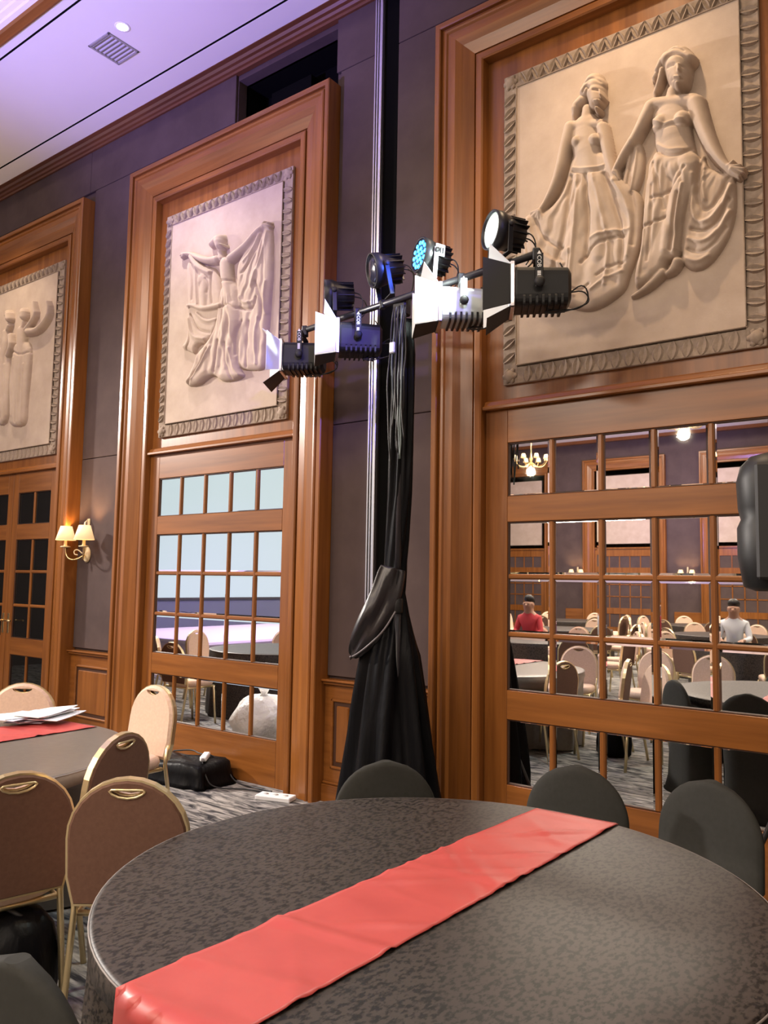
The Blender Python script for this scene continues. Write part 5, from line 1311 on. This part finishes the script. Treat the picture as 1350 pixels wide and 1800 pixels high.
def fresnel(label, c, deg, pitch, body_m, flap_m, flaps, size=1.0):
    """LED fresnel hung under the bar; local +X is the beam"""
    c, size = far(c), size * KS
    root = empty('fresnel_lamp')
    tag(root, label, 'stage light', 'barn-door lamps under the T-bar')
    c = Vector(c)
    T = axes(c, aim(deg, pitch))
    root.matrix_world = T
    k = size
    b = MB().loft([rsq(.060 * k, .060 * k, -.135 * k), rsq(.080 * k, .080 * k, -.120 * k), rsq(.086 * k, .086 * k, .09 * k), rsq(.084 * k, .084 * k, .10 * k)], smooth=False)
    b.build('body', body_m, root)
    ribs = MB()
    for i in range(7):
        x = (-.10 + i * .026) * k
        ribs.loft([rsq(.0895 * k, .0895 * k, x), rsq(.0895 * k, .0895 * k, x + .010 * k)], smooth=False)
    # cooling ribs wrap only the lower half: shift them down
    ribs.v = [(p[0], p[1] * 0.985, p[2] * 0.30 - 0.066 * k) for p in ribs.v]
    ribs.build('cooling_rib', 'black_metal', root)
    f = MB()
    for (y0, y1, z0, z1) in ((-.097, .097, .080, .097), (-.097, .097, -.097, -.080), (-.097, -.080, -.097, .097), (.080, .097, -.097, .097)):
        f.box(.10 * k, .118 * k, y0 * k, y1 * k, z0 * k, z1 * k, .003)
    f.build('gel_frame', 'silver', root)
    MB().lathe([(0, .012), (.04 * k, .010), (.07 * k, .002), (.078 * k, 0.0)], 24, Matrix.Translation((.098 * k, 0, 0)) @ Matrix.Rotation(math.radians(90), 4, 'Y')).build('lens', 'lens', root)
    # barn doors: (side, opening angle, material)
    for (side, ang, mm) in flaps:
        mb = MB()
        L, wi, wo = .115 * k, .085 * k, .115 * k
        vs = [(0, -wi, 0), (0, wi, 0), (L, wo, 0), (L, -wo, 0)]
        vs += [(p[0], p[1], .002) for p in vs]
        mb.add(vs, [(0, 1, 2, 3), (7, 6, 5, 4), (0, 4, 5, 1), (1, 5, 6, 2), (2, 6, 7, 3), (3, 7, 4, 0)])
        mb.tube([(0, -wi, .001), (0, wi, .001)], .004 * k, 6)
        o = mb.build('barn_door', mm, root)
        rot = {'top': 0, 'bottom': 180, 'near': -90, 'far': 90}[side]
        o.matrix_local = Matrix.Rotation(math.radians(rot), 4, 'X') @ Matrix.Translation((.118 * k, 0, .092 * k)) @ Matrix.Rotation(math.radians(-ang), 4, 'Y')
    # yoke, clamp and pivot knob
    hb = bar_point(c).z - c.z
    y = MB()
    for s in (-1, 1):
        y.box(-.016 * k, .016 * k, s * .104 * k - .004, s * .104 * k + .004, -.02 * k, hb - .045, .002)
    y.box(-.016 * k, .016 * k, -.108 * k, .108 * k, hb - .053, hb - .045, .002)
    yk = y.build('yoke', flap_m if flap_m == 'alu' else 'black_metal', root)
    lettering(yk, Matrix.Translation((.002, .109 * k, hb - .06)) @ Matrix(((0, -1, 0, 0), (0, 0, 1, 0), (-1, 0, 0, 0), (0, 0, 0, 1))), 0.024 * k)
    MB().lathe([(0.0, 0), (.018 * k, 0), (.022 * k, .006), (.022 * k, .018), (.012 * k, .026), (0, .026)], 10, Matrix.Translation((0, .106 * k, 0)) @ Matrix.Rotation(math.radians(-90), 4, 'X')).build('pivot_knob', 'black', root)
    bp = T.inverted() @ bar_point(c)
    MB().box(bp.x - .02, bp.x + .02, bp.y - .03, bp.y + .03, hb - .045, hb + .026, .006).tube([(bp.x, bp.y, hb - .05), (0, 0, hb - .05)], 0.008, 6).build('clamp', 'black_metal', root)
    rg = random.Random(hash(label) % 100 if False else len(label))
    for q in range(2):
        pts = [(-.13 * k, .02 * q, -.02), (-.19 * k, .03 + .02 * q, .03 - .05 * q), (-.22 * k, .02 * q, -.05 - .02 * q), (-.17 * k, .01 + .04 * q, -.11), (-.08 * k, .03, -.115 - .02 * q), (-.02, .02, -.125), (-.10, -.03, -.09), (-.18, -.02, .05), (-.12, -.02, hb - .04)]
        MB().tube(smooth_line(pts, 2), .0042, 6).build('power_lead', 'cable', root)
    return root


def par(label, c, deg, pitch, body_m, face_m, leds=None, size=1.0, bars=False):
    """short PAR can standing on the bar; local +X is the beam"""
    c, size = far(c), size * KS
    root = empty('par_lamp')
    tag(root, label, 'stage light', 'par cans on top of the T-bar')
    c = Vector(c)
    T = axes(c, aim(deg, pitch))
    root.matrix_world = T
    k = size
    RY = Matrix.Rotation(math.radians(90), 4, 'Y')
    MB().lathe([(.045 * k, -.115 * k), (.062 * k, -.105 * k), (.072 * k, -.05 * k), (.086 * k, .0), (.092 * k, .012 * k), (.092 * k, .055 * k), (.084 * k, .055 * k), (.084 * k, .040 * k), (0, .040 * k)], 28, RY).build('can', body_m, root)
    fins = MB()
    for i in range(14):
        a = 2 * math.pi * i / 14
        fins.box(-.11 * k, -.02 * k, -.003, .003, .055 * k, .080 * k, T=Matrix.Rotation(a, 4, 'X'))
    fins.build('cooling_fin', 'black_metal', root)
    if leds:
        MB().lathe([(0, 0.0), (.083 * k, 0.0), (.083 * k, .004), (0, .004)], 24, Matrix.Translation((.041 * k, 0, 0)) @ RY).build('face_plate', 'black', root)
        for (n, rr) in ((1, 0), (6, .032), (12, .064)):
            for i in range(n):
                a = 2 * math.pi * i / n
                MB().ball((.050 * k, rr * k * math.cos(a), rr * k * math.sin(a)), (.006 * k, .0125 * k, .0125 * k), 8).build('led_lens', leds, root)
    else:
        MB().lathe([(0, .018 * k), (.05 * k, .013 * k), (.083 * k, 0.0)], 24, Matrix.Translation((.042 * k, 0, 0)) @ RY).build('lens', face_m, root)
    hb = bar_point(c).z - c.z
    y = MB()
    for s in (-1, 1):
        y.box(-.012 * k, .012 * k, s * .100 * k - .003, s * .100 * k + .003, hb + .03, .02, .002)
    y.box(-.012 * k, .012 * k, -.103 * k, .103 * k, hb + .026, hb + .034, .002)
    y.build('yoke', 'alu' if bars else 'black_metal', root)
    for s in (-1, 1):
        MB().lathe([(0, 0), (.014, 0), (.016, .012), (0, .014)], 10, Matrix.Translation((0, s * .103 * k, 0)) @ Matrix.Rotation(math.radians(-90 * s), 4, 'X')).build('pivot_knob', 'black', root)
    bp = T.inverted() @ bar_point(c)
    MB().box(bp.x - .02, bp.x + .02, bp.y - .025, bp.y + .025, hb - .026, hb + .03, .006).build('clamp', 'black_metal', root)
    if bars:
        pl = MB().box(-.055 * k, .0, .083 * k, .090 * k, -.02 * k, .045 * k, .003).build('display_plate', 'alu', root)
        mb = MB()
        for q in range(3):
            mb.box((-.043 + q * .013) * k, (-.037 + q * .013) * k, .0905 * k, .0915 * k, -.005 * k, .025 * k)
        mb.build('display_mark', 'black', pl)
    pts = [(-.11 * k, 0, 0), (-.17 * k, .02, -.02), (-.19 * k, .02, -.10), (-.14 * k, .0, hb + .0), (-.06, .02, hb - .03)]
    MB().tube(smooth_line(pts, 2), .0045, 6).build('power_lead', 'cable', root)
    pts = [(-.11 * k, .02, .02), (-.15 * k, .05, .0), (-.165 * k, .06, -.08), (-.12 * k, .04, hb + .01)]
    MB().tube(smooth_line(pts, 2), .004, 6).build('power_lead', 'cable', root)
    return root


FL = lambda a, b, c, d: (('top', 38, a), ('bottom', 28, b), ('near', 20, c), ('far', 20, d))
fresnel('black barn-door lamp at the far left end of the T-bar', (-3.165, 3.36, 2.905), -4, 0, 'black_metal', 'black', (('top', 30, 'white_metal'), ('bottom', 42, 'black'), ('near', 62, 'white_metal'), ('far', 25, 'white_metal')))
fresnel('black barn-door lamp with white flaps, second from the left under the T-bar', (-2.715, 3.315, 2.925), 6, 0, 'black_metal', 'black', (('top', 55, 'white_metal'), ('bottom', 15, 'black'), ('near', 10, 'white_metal'), ('far', 15, 'white_metal')))
fresnel('light grey barn-door lamp with white flaps right of the mast', (-1.985, 3.215, 2.935), 2, 0, 'alu', 'alu', (('top', 50, 'white_metal'), ('bottom', 15, 'black'), ('near', 8, 'white_metal'), ('far', 15, 'white_metal')))
fresnel('black barn-door lamp at the right end of the T-bar, over the stone relief', (-1.555, 3.165, 2.915), -6, 0, 'black_metal', 'black', (('top', 40, 'white_metal'), ('bottom', 32, 'black'), ('near', 4, 'black'), ('far', 20, 'white_metal')), 1.05)
par('dark blue-lit par can at the left end above the T-bar', (-2.903, 3.331, 3.222), 6, -2, 'black_metal', 'led_off')
par('black hooded par can left of the mast, tipped down', (-2.524, 3.274, 3.270), 18, -12, 'black_metal', 'led_off')
par('par can with glowing blue diodes right of the mast', (-2.194, 3.232, 3.248), 24, 4, 'black_metal', 'led_off', 'led_blue', 0.96, True)
par('par can with lit white lens at the right end above the T-bar', (-1.746, 3.172, 3.240), 20, 2, 'black_metal', 'led_white')
light('blue_par_beam', 'SPOT', Vector(far((-2.194, 3.232, 3.248))) + aim(24, 4) * 0.085, BLUE_E, (0.05, 0.12, 1.0), Vector(far((-2.194, 3.232, 3.248))) + aim(12, -1) * 2, spot_size=math.radians(155), spot_blend=0.5, shadow_soft_size=0.03)
light('white_par_beam', 'SPOT', Vector(far((-1.746, 3.172, 3.240))) + aim(20, 2) * 0.10, WPAR_E, (0.85, 1.0, 0.93), Vector(far((-1.746, 3.172, 3.240))) + aim(14, -10) * 2, spot_size=math.radians(155), spot_blend=0.5, shadow_soft_size=0.04)

# ------------------------------------------------------------------ loudspeaker at the right edge
sp = empty('loudspeaker', (-0.655, 3.53, 0))
tag(sp, 'black moulded loudspeaker cut by the right edge, in front of the mirrored door', 'speaker')
sp.rotation_euler = (0, 0, math.radians(14))
rings = []
for (z, hw, hd) in ((1.46, .10, .10), (1.48, .145, .145), (1.62, .165, .165), (1.76, .165, .165), (1.80, .150, .150), (1.85, .160, .160), (1.98, .165, .165), (2.05, .150, .150), (2.095, .115, .115), (2.115, .06, .06)):
    r = []
    z = 2.155 - (2.115 - z) * .855
    for i in range(32):
        a = 2 * math.pi * i / 32
        c, s = math.cos(a), math.sin(a)
        r.append((hw * math.copysign(abs(c) ** .7, c), hd * math.copysign(abs(s) ** .7, s), z))
    rings.append(r)
MB().loft(rings).build('cabinet', 'pa_plastic', sp)
MB().box(-.10, .14, -.172, -.150, 1.64, 2.10, .012).build('grille', 'black', sp)
MB().lathe([(.03, 1.53), (.03, 1.61), (.022, 1.61)], 14).build('pole_socket', 'black', sp)
sd = empty('speaker_stand', (-0.655, 3.53, 0))
tag(sd, 'black tripod stand under the loudspeaker at the right edge', 'speaker stand')
MB().tube([(0, 0, .12), (0, 0, 1.56)], .017, 10).build('pole', 'black_metal', sd)
MB().lathe([(.028, .78), (.03, .80), (.03, .88), (.026, .9)], 12).build('collar', 'black', sd)
for k in range(3):
    a = math.radians(-20 + 120 * k)
    MB().tube([(.02 * math.cos(a), .02 * math.sin(a), .80), (.42 * math.cos(a), .42 * math.sin(a), .015)], .011, 8).build('leg', 'black_metal', sd)

# ------------------------------------------------------------------ double wall lamp on the left pier


def sconce(x, y, side, label, group=None):
    root = empty('wall_lamp', (x, y, 1.83))
    tag(root, label, 'wall lamp', group)
    s = side
    MB().lathe([(0, 0), (.055, 0), (.06, .012), (.045, .028), (.02, .036), (0, .038)], 20, Matrix.Rotation(math.radians(90 * s), 4, 'X') @ Matrix.Scale(1.35, 4, (0, 1, 0))).build('back_plate', 'ivory', root)
    MB().tube([(0, -s * .03, .02), (0, -s * .05, .18), (0, -s * .045, .32), (0, -s * .02, .345)], [.012, .010, .010, .006], 8).box(-.02, .02, -s * .012 if s > 0 else 0, 0 if s > 0 else .012, .22, .36, .003).build('stem', 'ivory', root)
    for q in (-1, 1):
        arm = [(0, -s * .03, .0), (q * .06, -s * .09, -.055), (q * .12, -s * .13, -.050), (q * .155, -s * .145, .0), (q * .16, -s * .15, .065)]
        MB().tube(smooth_line(arm, 2), .0075, 8).build('arm', 'brass', root)
        curl = [(q * .02, -s * .05, .01), (q * .05, -s * .08, .05), (q * .085, -s * .10, .04), (q * .08, -s * .10, .0), (q * .05, -s * .08, -.005)]
        MB().tube(smooth_line(curl, 2), .006, 6).build('scroll', 'ivory', root)
        Tq = Matrix.Translation((q * .16, -s * .15, .065))
        MB().lathe([(.012, 0), (.048, .006), (.05, .012), (.016, .02), (.013, .07), (0, .075)], 16, Tq).build('candle_cup', 'ivory', root)
        MB().lathe([(.098, .075), (.055, .215), (.053, .215), (.096, .075)], 28, Tq).build('lamp_shade', 'shade', root)
        light('sconce_bulb', 'POINT', (x + q * .16, y - s * .15, 1.83 + .21), SCONCE_E, (1.0, 0.62, 0.30), shadow_soft_size=0.03)
    return root


sconce(-7.165, 4.575, 1, 'brass double wall lamp with cream shades on the taupe pier')
sconce(-10.34, 4.575, 1, 'brass double wall lamp beyond the left edge of the view, past the dark doors')
sconce(-6.95, YF + 0.002, -1, 'double wall lamp across the hall, mirrored at the right')
sconce(-10.34, YF + 0.002, -1, 'double wall lamp across the hall, mirrored nearer the left of the panes')

# ------------------------------------------------------------------ ceiling vent and downlight
v = empty('ceiling_vent', (-5.893, 3.773, 6.2))
tag(v, 'square grey louvred vent in the white ceiling', 'vent')
MB().box(-.15, .15, -.155, -.135, -.012, .0, .003).box(-.15, .15, .135, .155, -.012, .0, .003).box(-.15, -.13, -.155, .155, -.012, .0, .003).box(.13, .15, -.155, .155, -.012, .0, .003).build('vent_frame', 'grille', v)
for k in range(7):
    MB().box(-.13, .13, -.017, .017, -.002, .002, T=Matrix.Translation((0, -.115 + k * .038, -.006)) @ Matrix.Rotation(math.radians(28), 4, 'X')).build('louvre', 'grille', v)
dl = empty('downlight', (-5.595, 3.652, 6.2))
tag(dl, 'lit round downlight beside the ceiling vent', 'downlight')
MB().lathe([(.050, -.004), (.062, -.006), (.066, 0.0), (.05, 0.0)], 28).build('trim_ring', 'white_metal', dl)
MB().lathe([(0, -.012), (.03, -.010), (.05, -.003)], 24).build('lamp_face', 'lamp', dl)

# ------------------------------------------------------------------ things on the floor by the middle door
bx = empty('covered_case', (-5.24, 4.30, 0), math.radians(4))
tag(bx, 'low case under a black cloth on the carpet before the middle door', 'case')
MB().box(-.34, .34, -.17, .17, 0, .15, .02).build('case', 'black', bx)
n, rows = 48, [(0.0, 1.18), (.03, 1.10), (.10, 1.05), (.155, 1.02), (.178, .92), (.186, .5), (.182, 0.02)]
rings = []
rg = random.Random(3)
for (z, k) in rows:
    r = []
    for j in range(n):
        a = 2 * math.pi * (j + .5) / n
        c, s = math.cos(a), math.sin(a)
        wv = 1 + (0.05 * math.sin(7 * a) + 0.03 * math.sin(13 * a + 1)) * (1 - z / .2)
        e = .32
        r.append((.365 * k * wv * math.copysign(abs(c) ** e, c), .195 * k * wv * math.copysign(abs(s) ** e, s), z + .006 * math.sin(3 * a) * (z > .1) + (.03 * (c < 0) * (z > .14) * -1)))
    rings.append(r)
MB().loft(rings).build('cloth_cover', 'drape', bx)
ad = empty('power_adaptor', (-4.985, 4.30, .190), math.radians(-50))
tag(ad, 'pale power adaptor lying on the black-covered case', 'adaptor')
MB().box(-.09, .09, -.027, .027, 0, .04, .008).build('casing_shell', 'white_metal', ad)
MB().tube([(.085, 0, .02), (.11, 0, .02)], .012, 8).build('plug', 'silver', ad)
rg = random.Random(8)
for k, (a, lb) in enumerate((([(-4.96, 4.25, .20), (-4.86, 4.20, .10), (-4.80, 4.22, .012), (-4.62, 4.36, .012), (-4.45, 4.41, .012), (-4.20, 4.44, .012)], 'black lead from the adaptor along the carpet to the white box'),
                        ([(-5.40, 4.32, .195), (-5.25, 4.40, .215), (-5.12, 4.36, .20), (-5.02, 4.40, .21), (-4.90, 4.46, .10), (-4.78, 4.44, .012), (-4.55, 4.45, .012), (-4.34, 4.40, .030)], 'black lead looped over the top of the covered case'))):
    tag(MB().tube(smooth_line(a, 3), .006, 6).build('power_lead', 'cable'), lb, 'cable')
wb = empty('socket_box', (-4.24, 4.34, 0), math.radians(18))
tag(wb, 'flat white socket box on the carpet at the foot of the bay', 'socket box')
MB().box(-.14, .14, -.06, .06, .0, .035, .006).build('box_shell', 'paper', wb)
for k in range(3):
    MB().lathe([(0, .0352), (.022, .0352), (.022, .037), (0, .037)], 12, Matrix.Translation((-.08 + .08 * k, 0, 0))).build('socket', 'alu', wb)

# white sack that the low panes of the middle door show
bg = empty('plastic_bag', (-5.80, 3.42, 0))
tag(bg, 'stuffed white plastic bag, mirrored low in the middle door', 'bag')
rings = []
n = 40
for i in range(13):
    t = i / 12
    hw = .34 * (math.sin(math.pi * (0.12 + 0.80 * t)) ** .6)
    z = .46 * t
    r = []
    for j in range(n):
        a = 2 * math.pi * j / n
        w = 1 + .06 * math.sin(5 * a + 7 * t) + .04 * math.sin(11 * a - 9 * t) + .025 * math.sin(17 * a + 15 * t)
        r.append((hw * w * math.cos(a), hw * .85 * w * math.sin(a), z))
    rings.append(r)
MB().loft(rings).build('sack', 'bag', bg)
MB().lathe([(.05, .45), (.03, .48), (.05, .52), (.08, .56), (.07, .56), (.02, .48)], 14).build('tied_neck', 'bag', bg)

# ------------------------------------------------------------------ the rest of the hall, seen in the mirrors
PEOPLE = [(-6.13, -3.13), (-3.2, -4.3)]
HALL = [(-5.6, -2.2, 'first table across, left'), (-2.7, -3.2, 'first table across, right'), (-6.6, -5.6, 'second row, left'), (-3.9, -6.2, 'second row, right'),
        (-8.2, -9.2, 'third row, left'), (-5.2, -9.6, 'third row, right'), (-7.1, 1.9, 'stage side table'), (-9.7, -5.3, 'second row, nearest the stage'), (-2.2, -9.6, 'third row, far right')]
SEATS.extend(PEOPLE)
for k, (x, y, w) in enumerate(HALL):
    make_table(x, y, 0.85, 30 + k, 'round table of the hall, %s, seen only in the mirrors' % w, 'dark tablecloth of the hall, %s, seen only in the mirrors' % w)
    rg = random.Random(50 + k)
    for q in range(8):
        a = 2 * math.pi * (q + .35 * (k % 2)) / 8 + rg.uniform(-.1, .1)
        rr = 1.19 + rg.uniform(0, .16)
        cx_, cy_ = x + rr * math.cos(a), y + rr * math.sin(a)
        if (k == 6 and q in (0, 1, 7)) or min(math.hypot(cx_ - p[0], cy_ - p[1]) for p in PEOPLE) < 0.62 or min(math.hypot(cx_ - p[0], cy_ - p[1]) for p in SEATS) < 0.50:
            continue
        sd_ = ('away from the stage', 'between mirrors and entrance', 'on the mirror side', 'between mirrors and stage', 'on the stage side', 'between stage and far wall', 'on the far wall side', 'between far wall and entrance')[q]
        chair('b', cx_, cy_, math.degrees(a) + 180 + rg.uniform(-14, 14), 'cream mirrored banquet chair of the %s, %s' % (w, sd_), 'chairs across the hall, %s' % w)

# stage with its screen at the left end
sg = struct('trim_13', 'low stage under the projection screen, seen only in the mirrors')
MB().box(XL, -10.4, -9.6, 0.2, 0.50, 0.56, .01).build('stage_deck', 'stage_cloth', sg)
MB().box(XL, -10.5, -9.5, 0.1, 0, 0.50).build('stage_front', 'stage_cloth', sg)
MB().box(XL, XL + .05, -9.6, 0.6, 0.56, 1.18).build('screen_skirt', 'screen_skirt', sg)
sc = empty('projection_screen', (XL + 0.06, -4.6, 1.2))
tag(sc, 'wide pale projection screen over the stage, seen only in the mirrors', 'screen')
MB().box(0, .02, -4.6, 5.0, 0.0, 4.4).build('screen_sheet', 'screen', sc)
MB().box(-.01, .03, -4.68, -4.6, -.05, 4.45).box(-.01, .03, 5.0, 5.08, -.05, 4.45).box(-.01, .03, -4.68, 5.08, -.05, 0.0).build('screen_frame', 'black', sc)


def chandelier(x, y, z, label):
    root = empty('chandelier', (x, y, z))
    tag(root, label, 'chandelier', 'chandeliers of the hall')
    MB().lathe([(0, -.12), (.03, -.10), (.05, -.03), (.03, .04), (.06, .12), (.03, .2), (.015, .3), (.015, 6.95 - z), (0, 6.95 - z)], 14).build('stem', 'brass', root)
    for k in range(8):
        a = 2 * math.pi * k / 8
        c, s = math.cos(a), math.sin(a)
        arm = [(.03 * c, .03 * s, 0), (.2 * c, .2 * s, -.14), (.38 * c, .38 * s, -.08), (.45 * c, .45 * s, .06)]
        MB().tube(smooth_line(arm, 2), .012, 6).build('arm', 'brass', root)
        MB().lathe([(.075, .08), (.045, .19), (.043, .19), (.073, .08)], 14, Matrix.Translation((.45 * c, .45 * s, 0))).build('lamp_shade', 'shade', root)
    light('chandelier_bulb', 'POINT', (x, y, z - .25), CHAND_E, (1.0, 0.80, 0.58), shadow_soft_size=0.1)


chandelier(-4.5, -6.2, 4.75, 'brass chandelier with eight shades over the second row, mirrored')
chandelier(-9.9, -10.6, 4.95, 'brass chandelier with eight shades over the third row, mirrored')


def person(x, y, face, shirt, label, lean=0.1):
    """seated figure: one skinned body, then hair"""
    root = empty('person', (x, y, 0), math.radians(face - 90))
    tag(root, label, 'person')
    V, E, R = [], [], []

    def j(p, r, par=None):
        V.append(p); R.append(r)
        if par is not None:
            E.append((par, len(V) - 1))
        return len(V) - 1
    pel = j((0, 0, .56), .15)
    wa = j((0, .02 + lean * .3, .74), .125, pel)
    ch = j((0, .02 + lean * .7, .94), .145, wa)
    up_ = j((0, .01 + lean, 1.06), .115, ch)
    ne = j((0, .02 + lean, 1.15), .052, up_)
    h1 = j((0, .045 + lean, 1.24), .078, ne)
    h2 = j((0, .045 + lean, 1.33), .088, h1)
    nose = j((0, .150 + lean, 1.265), .013, h1)
    for s in (-1, 1):
        j((s * .088, .03 + lean, 1.275), .018, h1)
        sh = j((s * .17, lean, 1.05), .062, up_)
        el = j((s * .23, .06 + lean, .82), .047, sh)
        wr = j((s * .15, .31 + lean, .80), .030, el)
        pa = j((s * .14, .37 + lean, .80), .034, wr)
        for q, (dx, L) in enumerate(((-.03, .075), (-.01, .09), (.012, .085), (.03, .07))):
            k1 = j((s * .14 + dx, .41 + lean, .80), .0095, pa)
            j((s * .14 + dx * 1.2, .41 + L * .8 + lean, .785), .0085, k1)
        j((s * .10, .40 + lean, .79), .010, pa)
        hp = j((s * .10, .05, .53), .095, pel)
        kn = j((s * .13, .45, .50), .068, hp)
        an = j((s * .13, .47, .10), .042, kn)
        j((s * .13, .60, .045), .040, an)
    me = bpy.data.meshes.new('person_cage')
    me.from_pydata(V, E, [])
    o = bpy.data.objects.new('person_cage', me)
    COL.objects.link(o)
    o.modifiers.new('skin', 'SKIN')
    for i, d in enumerate(me.skin_vertices[0].data):
        d.radius = (R[i], R[i])
        d.use_root = (i == 0)
    ss = o.modifiers.new('subdivision', 'SUBSURF')
    ss.levels = ss.render_levels = 2
    dg = bpy.context.evaluated_depsgraph_get()
    ev = bpy.data.meshes.new_from_object(o.evaluated_get(dg))
    bpy.data.objects.remove(o)
    ev.name = 'body'
    ev.materials.clear()
    for k in ('skin', shirt, 'trouser', 'black'):
        ev.materials.append(M[k])
    for p in ev.polygons:
        p.use_smooth = True
        c = p.center
        if c.z > 1.115 or (c.y > .27 + lean and c.z > .7):
            p.material_index = 0
        elif c.z > .62:
            p.material_index = 1
        elif c.z > .12:
            p.material_index = 2
        else:
            p.material_index = 3
    link('body', ev, root)
    hb = MB().ball((0, .008 + lean, 1.372), (.092, .094, .072), 16)
    hb.v = [(p[0], p[1], p[2] - 0.09 * max(0, -(p[1] - lean - 0.02)) / 0.1) for p in hb.v]
    hb.build('hair', 'hair', root)
    for s in (-1, 1):
        MB().ball((s * .032, .127 + lean, 1.282), (.010, .006, .006), 8).build('eye', 'black', root)
    return root


chair('b', -6.13, -3.13, 90, 'cream banquet chair under the person in red, mirrored')
chair('b', -3.2, -4.3, 84, 'cream banquet chair under the person in white, mirrored')
person(-6.13, -3.13, 90, 'shirt_red', 'seated person in a red shirt, mirrored behind the chairs')
person(-3.2, -4.3, 84, 'shirt_white', 'seated person in a white shirt, mirrored at the right')
